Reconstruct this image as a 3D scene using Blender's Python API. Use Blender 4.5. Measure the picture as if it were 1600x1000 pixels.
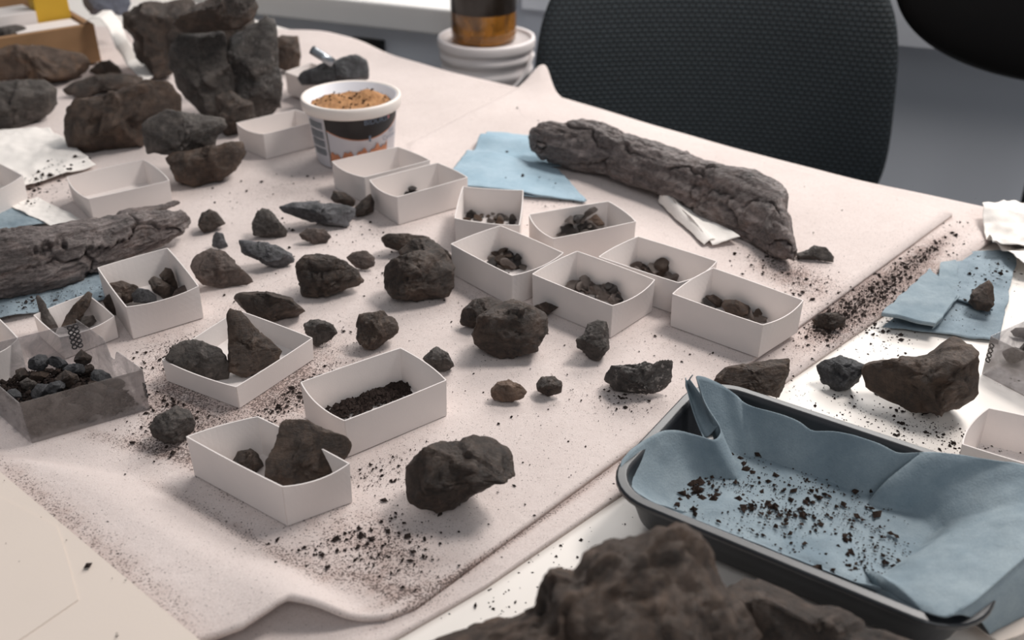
import bpy, bmesh, math, random
import numpy as np
from mathutils import Vector, Matrix, noise as mnoise

# ------------------------------------------------------------------ clear
for o in list(bpy.data.objects):
    bpy.data.objects.remove(o, do_unlink=True)
scene = bpy.context.scene
COL = scene.collection

# ------------------------------------------------------------------ camera, world, lights, exposure
T = 0.744            # table top
MB = 0.748           # lower felt mat, top face
M = 0.752            # upper felt mat, top face
FPX = 1600.0         # focal length for a 1600 px wide frame
PITCH = math.atan(920.0 / FPX)
CAMZ = M + 0.42
CP, SP = math.cos(PITCH), math.sin(PITCH)

cam = bpy.data.cameras.new('camera')
camo = bpy.data.objects.new('camera', cam)
COL.objects.link(camo)
camo.location = (0, 0, CAMZ)
camo.rotation_euler = (math.pi / 2 - PITCH, 0, 0)
cam.sensor_width = 36.0
cam.lens = 36.0 * FPX / 1600.0
cam.clip_start = 0.01
cam.dof.use_dof = True
cam.dof.focus_distance = 0.74
cam.dof.aperture_fstop = 7.0
scene.camera = camo

world = bpy.data.worlds.new('room_light')
scene.world = world
world.use_nodes = True
world.node_tree.nodes['Background'].inputs[0].default_value = (0.86, 0.92, 1.0, 1)
world.node_tree.nodes['Background'].inputs[1].default_value = 0.24


def area(name, loc, target, sx, sy, power, color):
    l = bpy.data.lights.new(name, 'AREA')
    l.shape = 'RECTANGLE'
    l.size, l.size_y = sx, sy
    l.energy = power
    l.color = color
    o = bpy.data.objects.new(name, l)
    COL.objects.link(o)
    o.location = loc
    o.rotation_euler = (Vector(target) - Vector(loc)).to_track_quat('-Z', 'Y').to_euler()
    return o


area('window_light', (0.7, 2.35, 2.05), (0.1, 0.7, 0.75), 1.5, 0.8, 36, (1.0, 0.97, 0.94))
area('ceiling_light', (0.95, 1.25, 2.45), (0.25, 0.75, 0.7), 0.6, 0.4, 31, (1.0, 0.95, 0.91))
area('fill_light_rear', (0.3, -1.3, 2.6), (0.5, 1.2, 0.6), 1.3, 1.0, 13, (0.97, 0.98, 1.0))  # added fill from behind the camera, brightens the wall and tray fronts
scene.view_settings.view_transform = 'Standard'
scene.view_settings.look = 'None'
scene.view_settings.exposure = -0.03
scene.view_settings.gamma = 1.0
scene.view_settings.use_curve_mapping = False

# ------------------------------------------------------------------ calibrated placement on the table
CAM = np.array([0.0, 0.0, CAMZ])


def ray(px, py):
    x, y = (px - 800.0) / FPX, (py - 500.0) / FPX
    return np.array([x, CP - y * SP, -SP - y * CP])


def G(px, py, z=M):
    """point of a horizontal plane at height z"""
    d = ray(px, py)
    return CAM + d * ((z - CAMZ) / d[2])


def AT(px, py, zc):
    """point at a given distance in front of the viewpoint"""
    return CAM + ray(px, py) * zc


def to_px(P):
    P = np.asarray(P, float) - CAM
    zc = P[..., 1] * CP - P[..., 2] * SP
    yc = P[..., 1] * SP + P[..., 2] * CP
    return np.stack([800 + FPX * P[..., 0] / zc, 500 - FPX * yc / zc], -1)


# ------------------------------------------------------------------ helpers
def lin(c, k=1.0):
    return tuple(((v / 255.0) / 12.92 if v / 255.0 <= 0.04045 else ((v / 255.0 + 0.055) / 1.055) ** 2.4) * k for v in c) + (1.0,)


def mesh_obj(name, verts, faces, mat=None, parent=None, smooth=True, loc=None):
    me = bpy.data.meshes.new(name)
    verts = np.asarray(verts, float)
    if loc is not None:
        verts = verts - np.asarray(loc, float)
    me.from_pydata(verts.tolist(), [], faces)
    me.update()
    if smooth:
        me.polygons.foreach_set('use_smooth', [True] * len(me.polygons))
    if mat:
        me.materials.append(mat)
    o = bpy.data.objects.new(name, me)
    COL.objects.link(o)
    if loc is not None:
        o.location = loc
    if parent:
        o.parent = parent
        if loc is None:
            o.matrix_parent_inverse = Matrix.Identity(4)
    return o


def empty(name, loc, rz=0.0):
    o = bpy.data.objects.new(name, None)
    COL.objects.link(o)
    o.location = loc
    o.rotation_euler = (0, 0, rz)
    o.empty_display_size = 0.02
    return o


def tag(o, label=None, cat=None, group=None, kind=None):
    if label: o['label'] = label
    if cat: o['category'] = cat
    if group: o['group'] = group
    if kind: o['kind'] = kind
    return o


def part(name, verts, faces, mat, parent, smooth=False):
    """a mesh in the parent's own coordinates"""
    return mesh_obj(name, verts, faces, mat, parent, smooth)


def box_vf(x0, x1, y0, y1, z0, z1):
    v = [(x0, y0, z0), (x1, y0, z0), (x1, y1, z0), (x0, y1, z0), (x0, y0, z1), (x1, y0, z1), (x1, y1, z1), (x0, y1, z1)]
    f = [(0, 3, 2, 1), (4, 5, 6, 7), (0, 1, 5, 4), (1, 2, 6, 5), (2, 3, 7, 6), (3, 0, 4, 7)]
    return v, f


def bevel(o, w, n=2):
    m = o.modifiers.new('bevel', 'BEVEL')
    m.width = w
    m.segments = n
    m.limit_method = 'ANGLE'
    return o


def lathe_vf(profile, n=64, cx=0, cy=0):
    v, f = [], []
    for (r, z) in profile:
        for i in range(n):
            a = 2 * math.pi * i / n
            v.append((cx + r * math.cos(a), cy + r * math.sin(a), z))
    for j in range(len(profile) - 1):
        for i in range(n):
            k = (i + 1) % n
            f.append((j * n + i, j * n + k, (j + 1) * n + k, (j + 1) * n + i))
    return v, f


def tube_vf(pts, r, n=8, closed=False):
    pts = [Vector(p) for p in pts]
    v, f = [], []
    N = len(pts)
    for i, p in enumerate(pts):
        a = pts[(i - 1) % N] if (closed or i > 0) else p
        b = pts[(i + 1) % N] if (closed or i < N - 1) else p
        t = (b - a).normalized()
        u = t.orthogonal().normalized() if abs(t.z) > .95 else t.cross(Vector((0, 0, 1))).normalized()
        w = t.cross(u)
        for k in range(n):
            an = 2 * math.pi * k / n
            v.append(tuple(p + u * math.cos(an) * r + w * math.sin(an) * r))
    for i in range(N if closed else N - 1):
        j = (i + 1) % N
        for k in range(n):
            m = (k + 1) % n
            f.append((i * n + k, i * n + m, j * n + m, j * n + k))
    if not closed:
        f.append(tuple(range(n))[::-1])
        f.append(tuple((N - 1) * n + k for k in range(n)))
    return v, f


def grid_faces(nu, nv, closed_u=False):
    f = []
    for i in range(nu if closed_u else nu - 1):
        i2 = (i + 1) % nu
        for j in range(nv - 1):
            f.append((i * nv + j, i2 * nv + j, i2 * nv + j + 1, i * nv + j + 1))
    return f


# ------------------------------------------------------------------ materials
MATS = {}


def new_mat(name):
    m = bpy.data.materials.new(name)
    m.use_nodes = True
    MATS[name] = m
    nt = m.node_tree
    return m, nt, nt.nodes['Principled BSDF']


def N(nt, kind, **kw):
    n = nt.nodes.new(kind)
    for k, v in kw.items():
        if isinstance(k, str) and hasattr(n, k):
            setattr(n, k, v)
    return n


def tex_noise(nt, co, scale, detail=4, rough=.55, dist=0):
    n = nt.nodes.new('ShaderNodeTexNoise')
    n.inputs['Scale'].default_value = scale
    n.inputs['Detail'].default_value = detail
    n.inputs['Roughness'].default_value = rough
    n.inputs['Distortion'].default_value = dist
    nt.links.new(co, n.inputs['Vector'])
    return n.outputs['Fac']


def ramp(nt, fac, stops, interp='LINEAR'):
    n = nt.nodes.new('ShaderNodeValToRGB')
    n.color_ramp.interpolation = interp
    e = n.color_ramp.elements
    e[0].position, e[0].color = stops[0]
    e[1].position, e[1].color = stops[-1]
    for p, c in stops[1:-1]:
        x = e.new(p)
        x.color = c
    nt.links.new(fac, n.inputs['Fac'])
    return n.outputs['Color']


def mixc(nt, fac, a, b, mode='MIX'):
    n = nt.nodes.new('ShaderNodeMix')
    n.data_type = 'RGBA'
    n.blend_type = mode
    for s, v in ((0, fac), (6, a), (7, b)):
        if hasattr(v, 'is_linked'):
            nt.links.new(v, n.inputs[s])
        else:
            n.inputs[s].default_value = v
    return n.outputs[2]


def math_n(nt, op, a, b=None, c=None):
    n = nt.nodes.new('ShaderNodeMath')
    n.operation = op
    for i, v in enumerate((a, b, c)):
        if v is None: continue
        if hasattr(v, 'is_linked'):
            nt.links.new(v, n.inputs[i])
        else:
            n.inputs[i].default_value = v
    return n.outputs[0]


def bump(nt, bsdf, h, strength, dist=0.002, prev=None):
    n = nt.nodes.new('ShaderNodeBump')
    n.inputs['Strength'].default_value = strength
    n.inputs['Distance'].default_value = dist
    nt.links.new(h, n.inputs['Height'])
    if prev is not None:
        nt.links.new(prev, n.inputs['Normal'])
    nt.links.new(n.outputs['Normal'], bsdf.inputs['Normal'])
    return n.outputs['Normal']


def obj_co(nt):
    return nt.nodes.new('ShaderNodeTexCoord').outputs['Object']


def plain(name, col, rough=.6, spec=.3, var=0.06, scale=40, bumps=0.0, bscale=300, metallic=0):
    m, nt, b = new_mat(name)
    co = obj_co(nt)
    f = tex_noise(nt, co, scale)
    c = lin(col)
    lo = tuple(v * (1 - var) for v in c[:3]) + (1,)
    hi = tuple(min(1, v * (1 + var)) for v in c[:3]) + (1,)
    nt.links.new(ramp(nt, f, [(.3, lo), (.7, hi)]), b.inputs['Base Color'])
    b.inputs['Roughness'].default_value = rough
    b.inputs['Specular IOR Level'].default_value = spec
    b.inputs['Metallic'].default_value = metallic
    if bumps:
        bump(nt, b, tex_noise(nt, co, bscale, 3), bumps, .001)
    return m


def rock_mat(name, dark, mid, light, brown, brown_amt=.5, rough=.55, white=0.0, scale=1.0, spec=.5, strat=(1, 1, 1)):
    m, nt, b = new_mat(name)
    co0 = obj_co(nt)
    mp = nt.nodes.new('ShaderNodeMapping')
    mp.inputs['Scale'].default_value = strat
    nt.links.new(co0, mp.inputs['Vector'])
    co = mp.outputs['Vector']
    n1 = tex_noise(nt, co, 55 * scale, 8, .65, .6)
    c = ramp(nt, n1, [(.30, lin(dark)), (.5, lin(mid)), (.72, lin(light))])
    n2 = tex_noise(nt, co, 38 * scale, 5, .6, 1.0)
    bm = ramp(nt, n2, [(.62 - .25 * brown_amt, (0, 0, 0, 1)), (.80 - .2 * brown_amt, (1, 1, 1, 1))])
    c = mixc(nt, math_n(nt, 'MULTIPLY', bm, min(1, brown_amt + .15)), c, lin(brown))
    n3 = tex_noise(nt, co, 420, 4, .7)
    c = mixc(nt, ramp(nt, n3, [(.35, (0, 0, 0, 1)), (.75, (.5, .5, .5, 1))]), c, lin(light))
    if white > 0:
        n4 = tex_noise(nt, co, 260, 3, .6)
        n5 = tex_noise(nt, co, 50, 2)
        w = math_n(nt, 'MULTIPLY', ramp(nt, n4, [(.56, (0, 0, 0, 1)), (.62, (1, 1, 1, 1))]), ramp(nt, n5, [(.5 - .1 * white, (0, 0, 0, 1)), (.6, (1, 1, 1, 1))]))
        c = mixc(nt, math_n(nt, 'MULTIPLY', w, white), c, lin((205, 196, 190)))
    geo = nt.nodes.new('ShaderNodeNewGeometry')
    edge = ramp(nt, geo.outputs['Pointiness'], [(.51, (0, 0, 0, 1)), (.60, (.55, .55, .55, 1))])
    c = mixc(nt, edge, c, lin(light))
    nt.links.new(c, b.inputs['Base Color'])
    nt.links.new(ramp(nt, n1, [(.3, (rough + .2,) * 3 + (1,)), (.7, (rough - .08,) * 3 + (1,))]), b.inputs['Roughness'])
    b.inputs['Specular IOR Level'].default_value = spec + .1
    mp2 = nt.nodes.new('ShaderNodeMapping')
    mp2.inputs['Rotation'].default_value = (.5, .35, .2)
    mp2.inputs['Scale'].default_value = (1, 1, 4.5)
    nt.links.new(co, mp2.inputs['Vector'])
    p = bump(nt, b, tex_noise(nt, mp2.outputs['Vector'], 60, 8, .72, .5), .9, .004)
    p = bump(nt, b, tex_noise(nt, co, 150, 8, .75, .6), .85, .003, p)
    p = bump(nt, b, tex_noise(nt, co, 800, 5, .7), .45, .0007, p)
    return m


rock_mat('rock_dark', (16, 11, 9), (43, 32, 25), (98, 79, 66), (78, 53, 38), .34, .5)
rock_mat('rock_grey', (26, 22, 20), (56, 49, 45), (114, 104, 97), (76, 57, 46), .28, .54)
rock_mat('rock_slate', (30, 29, 29), (64, 62, 63), (124, 123, 127), (64, 53, 47), .18, .45)
rock_mat('rock_brown', (25, 17, 13), (54, 40, 31), (106, 84, 68), (96, 68, 49), .42, .54)
rock_mat('rock_tan', (62, 46, 38), (98, 76, 62), (140, 117, 100), (126, 92, 66), .6, .65)
rock_mat('rock_pale_brown', (44, 36, 33), (80, 67, 61), (128, 112, 104), (112, 82, 62), .5, .65)
rock_mat('rock_white', (26, 23, 22), (54, 49, 47), (106, 98, 93), (80, 62, 50), .3, .5, white=.9)
rock_mat('rock_glint', (20, 17, 16), (46, 40, 37), (96, 87, 81), (78, 60, 48), .3, .4, white=.28)
rock_mat('rock_chip', (34, 29, 27), (88, 77, 72), (168, 155, 147), (104, 78, 60), .45, .55, white=.35, scale=2.2)
rock_mat('rock_chip_dark', (17, 15, 14), (40, 35, 33), (86, 79, 76), (66, 52, 42), .3, .5, scale=2.0)
rock_mat('rock_blue', (16, 15, 16), (37, 36, 38), (88, 88, 92), (50, 41, 36), .2, .42)
rock_mat('bone', (30, 25, 24), (80, 69, 66), (162, 149, 145), (112, 82, 67), .36, .38, strat=(.35, 1, 1.3), white=.2)
rock_mat('leather_brown', (40, 32, 28), (78, 62, 52), (112, 90, 74), (126, 92, 64), .5, .7)
plain('dirt', (48, 40, 37), .9, .1, .5, 900)
plain('dirt_brown', (50, 40, 35), .9, .1, .5, 900)
plain('sand_speck', (44, 30, 24), .9, .1, .4, 900)
plain('card', (222, 214, 210), .75, .25, .02, 30, .08, 900)
plain('card_edge', (226, 216, 206), .8, .2, .03, 60)
plain('laminate', (228, 221, 214), .45, .4, .025, 12)
plain('metal_leg', (150, 152, 155), .4, .5, .05, 20, metallic=.8)
plain('cream_sheet', (212, 199, 188), .7, .25, .025, 9, .05, 500)
plain('tissue', (232, 226, 220), .9, .1, .03, 30, .25, 500)
plain('wall_paint', (222, 225, 232), .85, .2, .02, 3, .05, 400)
plain('wall_upper', (228, 230, 236), .85, .2, .02, 3)
plain('floor_vinyl', (110, 108, 106), .6, .3, .05, 6)
plain('sill_white', (232, 229, 226), .45, .4, .015, 6)
plain('black_plastic', (22, 22, 23), .5, .4, .1, 20)
plain('wood', (150, 116, 84), .6, .3, .14, 18, .15, 120)
plain('tub_plastic', (232, 222, 214), .4, .45, .02, 20)
plain('tub_dark', (38, 34, 34), .45, .4, .08, 40)
plain('tub_label_white', (214, 214, 220), .45, .4, .03, 40)
plain('tub_grey', (120, 124, 128), .5, .3, .1, 60)
plain('tub_orange', (190, 128, 96), .5, .3, .15, 120)
plain('tub_text', (120, 130, 146), .5, .3, .02, 40)
plain('tub_pink', (190, 120, 120), .5, .3, .02, 40)
plain('bucket_white', (226, 218, 216), .45, .45, .02, 15)
plain('yellow_card', (200, 158, 50), .6, .3, .05, 30)
plain('grey_bag', (104, 108, 120), .6, .3, .25, 40)
plain('ring_dark', (72, 68, 68), .5, .3, .1, 50)
plain('jar_dark', (40, 32, 26), .3, .5, .3, 20)
plain('steel', (150, 155, 160), .3, .6, .08, 60, metallic=.9)
plain('black_leather', (17, 15, 15), .6, .2, .1, 15, .08, 200)
plain('stool_grey', (140, 140, 142), .6, .3, .05, 10)


def make_felt(name):
    m, nt, b = new_mat(name)
    co = obj_co(nt)
    fib = tex_noise(nt, co, 1100, 4, .75)
    big = tex_noise(nt, co, 7, 4, .6)
    c = ramp(nt, big, [(.3, lin((214, 202, 197))), (.7, lin((228, 216, 211)))])
    c = mixc(nt, ramp(nt, fib, [(.3, (.35, .35, .35, 1)), (.6, (0, 0, 0, 1))]), c, lin((180, 158, 150)))
    at = nt.nodes.new('ShaderNodeAttribute')
    at.attribute_name = 'dirt'
    d = at.outputs['Fac']
    # brown rubbed-in stain plus fine dust specks where the dirt lies
    st = math_n(nt, 'MULTIPLY', d, ramp(nt, tex_noise(nt, co, 90, 5, .7), [(.3, (.15, .15, .15, 1)), (.7, (.75, .75, .75, 1))]))
    c = mixc(nt, math_n(nt, 'MINIMUM', st, .55), c, lin((150, 120, 108)))
    sp = tex_noise(nt, co, 900, 2, .5)
    th = math_n(nt, 'SUBTRACT', .715, math_n(nt, 'MULTIPLY', d, .2))
    spm = math_n(nt, 'MULTIPLY', math_n(nt, 'GREATER_THAN', sp, th), .8)
    c = mixc(nt, spm, c, lin((74, 60, 56)))
    nt.links.new(c, b.inputs['Base Color'])
    b.inputs['Roughness'].default_value = .95
    b.inputs['Specular IOR Level'].default_value = .1
    b.inputs['Sheen Weight'].default_value = .15
    p = bump(nt, b, fib, .5, .0012)
    bump(nt, b, tex_noise(nt, co, 160, 4, .6), .35, .0015, p)
    return m


make_felt('felt')


def make_towel(name, col, lo):
    m, nt, b = new_mat(name)
    co = obj_co(nt)
    f = tex_noise(nt, co, 26, 5, .65)
    c = ramp(nt, f, [(.3, lin(lo)), (.65, lin(col))])
    fine = tex_noise(nt, co, 800, 3, .7)
    c = mixc(nt, ramp(nt, fine, [(.35, (.35, .35, .35, 1)), (.6, (0, 0, 0, 1))]), c, lin(lo))
    nt.links.new(c, b.inputs['Base Color'])
    b.inputs['Roughness'].default_value = .92
    b.inputs['Specular IOR Level'].default_value = .1
    p = bump(nt, b, fine, .4, .001)
    bump(nt, b, tex_noise(nt, co, 120, 4, .6), .3, .002, p)
    return m


make_towel('towel_blue', (150, 162, 168), (120, 135, 144))
make_towel('towel_light', (166, 186, 198), (144, 168, 182))
make_towel('towel_dusty', (152, 165, 173), (112, 126, 135))


def make_sand():
    m, nt, b = new_mat('sand')
    co = obj_co(nt)
    c = ramp(nt, tex_noise(nt, co, 160, 6, .7), [(.3, lin((150, 104, 66))), (.7, lin((204, 154, 106)))])
    nt.links.new(c, b.inputs['Base Color'])
    b.inputs['Roughness'].default_value = .95
    bump(nt, b, tex_noise(nt, co, 500, 4, .7), .8, .003)


make_sand()


def make_chair_fabric():
    m, nt, b = new_mat('chair_weave')
    co = obj_co(nt)
    mp = nt.nodes.new('ShaderNodeMapping')
    mp.inputs['Rotation'].default_value = (math.pi / 2, 0, 0)
    mp.inputs['Scale'].default_value = (62, 62, 62)
    nt.links.new(co, mp.inputs['Vector'])
    br = nt.nodes.new('ShaderNodeTexBrick')
    br.inputs['Scale'].default_value = 1.0
    br.inputs['Mortar Size'].default_value = .11
    br.inputs['Mortar Smooth'].default_value = .8
    br.inputs['Brick Width'].default_value = .62
    br.inputs['Row Height'].default_value = .42
    br.inputs['Color1'].default_value = (1, 1, 1, 1)
    br.inputs['Color2'].default_value = (.8, .8, .8, 1)
    br.inputs['Mortar'].default_value = (0, 0, 0, 1)
    nt.links.new(mp.outputs['Vector'], br.inputs['Vector'])
    c = mixc(nt, br.outputs['Color'], lin((34, 37, 39)), lin((60, 67, 71)))
    nt.links.new(c, b.inputs['Base Color'])
    b.inputs['Roughness'].default_value = .62
    b.inputs['Specular IOR Level'].default_value = .3
    bump(nt, b, br.outputs['Color'], .5, .002)


make_chair_fabric()


def make_clear(name, col, transp, rough):
    m, nt, b = new_mat(name)
    out = nt.nodes['Material Output']
    tr = nt.nodes.new('ShaderNodeBsdfTransparent')
    tr.inputs[0].default_value = (.93, .93, .94, 1)
    b.inputs['Base Color'].default_value = lin(col)
    b.inputs['Roughness'].default_value = rough
    b.inputs['Specular IOR Level'].default_value = .6
    co = obj_co(nt)
    f = tex_noise(nt, co, 45, 6, .7, 1.2)
    fac = ramp(nt, f, [(.35, (transp - .18,) * 3 + (1,)), (.7, (min(1, transp + .14),) * 3 + (1,))])
    mx = nt.nodes.new('ShaderNodeMixShader')
    nt.links.new(fac, mx.inputs[0])
    nt.links.new(b.outputs[0], mx.inputs[1])
    nt.links.new(tr.outputs[0], mx.inputs[2])
    nt.links.new(mx.outputs[0], out.inputs['Surface'])


make_clear('clear_plastic', (176, 170, 168), .72, .25)
make_clear('dusty_plastic', (138, 130, 125), .68, .35)


def make_amber():
    m, nt, b = new_mat('amber_glass')
    co = obj_co(nt)
    c = ramp(nt, tex_noise(nt, co, 18, 3, .6, .6), [(.32, lin((34, 22, 14))), (.6, lin((190, 128, 52)))])
    nt.links.new(c, b.inputs['Base Color'])
    b.inputs['Roughness'].default_value = .12
    b.inputs['Transmission Weight'].default_value = .55
    b.inputs['Specular IOR Level'].default_value = .6


make_amber()


def make_tray_metal():
    m, nt, b = new_mat('tray_metal')
    co = obj_co(nt)
    c = ramp(nt, tex_noise(nt, co, 30, 4), [(.3, lin((26, 27, 30))), (.7, lin((42, 44, 48)))])
    nt.links.new(c, b.inputs['Base Color'])
    b.inputs['Roughness'].default_value = .36
    b.inputs['Specular IOR Level'].default_value = .6


make_tray_metal()

# ------------------------------------------------------------------ dirt zones: (px x, px y, radius along, radius across, angle deg, weight, size mm)
ZONES = [
    (430, 610, 85, 26, -35, 1.0, 1.5), (455, 625, 40, 40, 0, .8, 1.7), (270, 590, 40, 70, 10, .8, 1.6),
    (290, 640, 55, 45, 20, .7, 1.2), (330, 690, 90, 18, 10, .3, .8), (595, 735, 70, 28, -20, .55, 1.3),
    (560, 830, 85, 42, 10, .32, 1.9), (610, 875, 55, 38, 20, .30, 1.5), (500, 850, 60, 20, -10, .35, 1.5),
    (240, 545, 60, 25, 5, .4, 1.3), (330, 515, 60, 20, -10, .35, 1.3), (250, 680, 28, 14, 10, .9, 1.6),
    (1225, 420, 55, 20, 22, .8, 1.6), (1270, 470, 60, 40, -30, .45, 1.0), (620, 400, 90, 40, 0, .16, 1.3),
    (480, 330, 70, 30, 0, .2, 1.4), (700, 480, 70, 30, 0, .16, 1.0), (760, 465, 40, 14, 20, .5, 1.2),
    (420, 440, 70, 30, 0, .16, 1.0), (870, 560, 120, 60, 0, .07, 1.0), (970, 625, 50, 16, 8, .5, 1.3),
    (640, 640, 60, 50, 0, .1, .9), (1010, 520, 60, 30, 0, .15, 1.0), (1150, 570, 90, 14, 18, .25, .9),
    (420, 300, 40, 16, 0, .2, 1.4), (470, 283, 40, 14, 0, .25, 1.5), (330, 300, 40, 20, 0, .15, 1.2),
    (760, 700, 200, 120, 0, .05, .8), (500, 560, 60, 30, 0, .25, 1.4), (870, 320, 60, 12, 10, .4, 1.3),
    (620, 345, 60, 12, -20, .4, 1.3), (1180, 330, 180, 80, 20, .03, 1.0), (800, 170, 120, 40, 0, .03, 1.2),
    (480, 200, 60, 40, 0, .05, 1.2), (380, 480, 30, 12, 0, .5, 1.3),
]
STAIN = [
    (720, 893, 150, 5, -33, .9), (900, 772, 120, 4, -36, .6), (640, 925, 60, 6, -22, .7),
    (250, 705, 110, 9, 14, .9), (380, 835, 130, 11, 30, .55), (560, 905, 110, 16, 16, .7), (620, 880, 60, 40, 0, .35),
    (330, 745, 60, 10, 40, .6), (200, 905, 160, 22, 42, .55), (60, 790, 90, 14, 42, .5),
    (430, 610, 110, 50, -35, .55), (280, 640, 60, 60, 0, .55), (1240, 430, 60, 20, 22, .6), (560, 830, 110, 50, 15, .35),
]
STRIP = [  # dust caught along the step between the two mats, on the lower mat
    (1440, 400, 45, 8, -36, 1.0, 2.2), (1390, 440, 70, 14, -36, 1.0, 1.8), (1330, 482, 60, 16, -36, 1.0, 1.8), (1370, 465, 90, 24, -36, 1.0, 1.1),
    (1300, 500, 40, 18, -30, 1.0, 2.0), (1400, 450, 90, 34, -36, .6, .9),
]


def zone_val(px, zones):
    v = np.zeros(len(px))
    for z in zones:
        a = math.radians(z[4])
        dx, dy = px[:, 0] - z[0], px[:, 1] - z[1]
        p = (dx * math.cos(a) + dy * math.sin(a)) / z[2]
        q = (-dx * math.sin(a) + dy * math.cos(a)) / z[3]
        v += z[5] * np.exp(-.5 * (p * p + q * q) * 1.6)
    return v


def add_attr(o, name, vals):
    a = o.data.attributes.new(name, 'FLOAT', 'POINT')
    a.data.foreach_set('value', np.asarray(vals, np.float32))


# ------------------------------------------------------------------ the room
# the wall line runs behind the table; sill height 0.72
wa, wb = G(800, 12, .72), G(1475, 78, .72)
wd = (wb - wa) / np.linalg.norm(wb - wa)
wn = np.array([wd[1], -wd[0], 0])           # towards the room
if wn[1] > 0: wn = -wn
wang = math.atan2(wd[1], wd[0])


def wall_pt(s, n, z):
    p = wa + wd * s + wn * n
    return (p[0], p[1], z)


def wall_box(s0, s1, n0, n1, z0, z1):
    v = [wall_pt(s0, n0, z0), wall_pt(s1, n0, z0), wall_pt(s1, n1, z0), wall_pt(s0, n1, z0),
         wall_pt(s0, n0, z1), wall_pt(s1, n0, z1), wall_pt(s1, n1, z1), wall_pt(s0, n1, z1)]
    f = [(0, 3, 2, 1), (4, 5, 6, 7), (0, 1, 5, 4), (1, 2, 6, 5), (2, 3, 7, 6), (3, 0, 4, 7)]
    return v, f


v, f = box_vf(-3.0, 3.0, -1.5, 3.2, -.05, 0)
tag(mesh_obj('floor', v, f, MATS['floor_vinyl'], smooth=False), 'grey vinyl floor', None, None, 'structure')
v, f = wall_box(-2.4, 2.2, -.18, -.03, 0, .95)
tag(mesh_obj('wall_back', v, f, MATS['wall_paint'], smooth=False), 'blue-grey painted wall below the window', None, None, 'structure')
v, f = wall_box(.02, 2.2, -.05, .0, .72, .95)
tag(mesh_obj('trim_1', v, f, MATS['wall_upper'], smooth=False), 'pale grey panel standing proud of the wall', None, None, 'structure')
v, f = wall_box(-2.4, 0.0, -.06, .235, .72, .765)
o = mesh_obj('trim_2', v, f, MATS['sill_white'], smooth=False)
v3, f3 = wall_box(-2.4, -.02, -.04, .165, 0, .7195)  # added face, set forward so the deep sill shades the wall less
tag(mesh_obj('trim_3', v3, f3, MATS['wall_paint'], smooth=False), 'blue-grey wall face added under the deep window sill', None, None, 'structure')
bevel(o, .004)
tag(o, 'deep white window sill', None, None, 'structure')

# ------------------------------------------------------------------ the table
ta, tb = G(480, 46, T), G(1600, 356, T)
td = (tb - ta) / np.linalg.norm(tb - ta)
tn = np.array([td[1], -td[0], 0])
if tn[1] > 0: tn = -tn
tang = math.atan2(td[1], td[0])


def tab(s, n, z):
    p = ta + td * s + tn * n
    return (p[0], p[1], z)


def tab_box(s0, s1, n0, n1, z0, z1):
    v = [tab(s0, n0, z0), tab(s1, n0, z0), tab(s1, n1, z0), tab(s0, n1, z0), tab(s0, n0, z1), tab(s1, n0, z1), tab(s1, n1, z1), tab(s0, n1, z1)]
    return v, [(0, 3, 2, 1), (4, 5, 6, 7), (0, 1, 5, 4), (1, 2, 6, 5), (2, 3, 7, 6), (3, 0, 4, 7)]


TL0, TL1, TD = -.75, 1.75, 1.65
table = empty('table', (0, 0, 0))
tag(table, 'white laminate table spread with cream felt mats', 'table')
v, f = tab_box(TL0, TL1, 0.02, TD, T - .03, T)
o = part('table_top', v, f, MATS['laminate'], table)
for (s, n) in ((TL0 + .08, .08), (TL1 - .08, .08), (TL0 + .08, TD - .08), (TL1 - .08, TD - .08)):
    v, f = tab_box(s - .025, s + .025, n - .025, n + .025, 0, T - .03)
    part('leg', v, f, MATS['metal_leg'], table)


# ---- felt mats
def polyline(pts, n):
    pts = np.asarray(pts, float)
    d = np.r_[0, np.cumsum(np.linalg.norm(np.diff(pts, axis=0), axis=1))]
    t = np.linspace(0, d[-1], n)
    return np.stack([np.interp(t, d, pts[:, k]) for k in range(pts.shape[1])], 1)


def smooth_line(p, k, it=1):
    for _ in range(it):
        q = p.copy()
        for i in range(1, len(p) - 1):
            a, b = max(0, i - k), min(len(p), i + k + 1)
            q[i] = p[a:b].mean(0)
        p = q
    return p


def sstep(x):
    x = np.clip(x, 0, 1)
    return x * x * (3 - 2 * x)


def mat_surface(name, back, front, nu, nv, z, thick, label, raise_fn):
    bk = polyline([G(x, y, z)[:2] for x, y in back], nu)
    fr = polyline([G(x, y, z)[:2] for x, y in front], nu)
    bk = smooth_line(bk, 3)
    s = np.linspace(0, 1, nv)[None, :, None]
    P = bk[:, None, :] * (1 - s) + fr[:, None, :] * s
    P = P.reshape(-1, 2)
    # slightly wavy cut edges
    px = to_px(np.c_[P, np.full(len(P), z)])
    zz = np.full(len(P), z)
    if raise_fn is not None:
        zz = zz + raise_fn(px)
    zz = zz + np.array([.0005 * mnoise.noise(Vector((p[0] * 14, p[1] * 14, 3.1))) for p in P]) - .0004
    V = np.c_[P, zz]
    o = mesh_obj(name, V, grid_faces(nu, nv), MATS['felt'])
    d = zone_val(px, STAIN) + .45 * zone_val(px, ZONES)
    if z == MB:
        d = d + .9 * zone_val(px, STRIP)
    add_attr(o, 'dirt', np.clip(d + .12, 0, 1.2))
    m = o.modifiers.new('thickness', 'SOLIDIFY')
    m.thickness = thick
    m.offset = -1
    # make sure normals point up
    if o.data.polygons[0].normal.z < 0:
        o.data.flip_normals()
    tag(o, label, 'mat')
    return o


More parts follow.
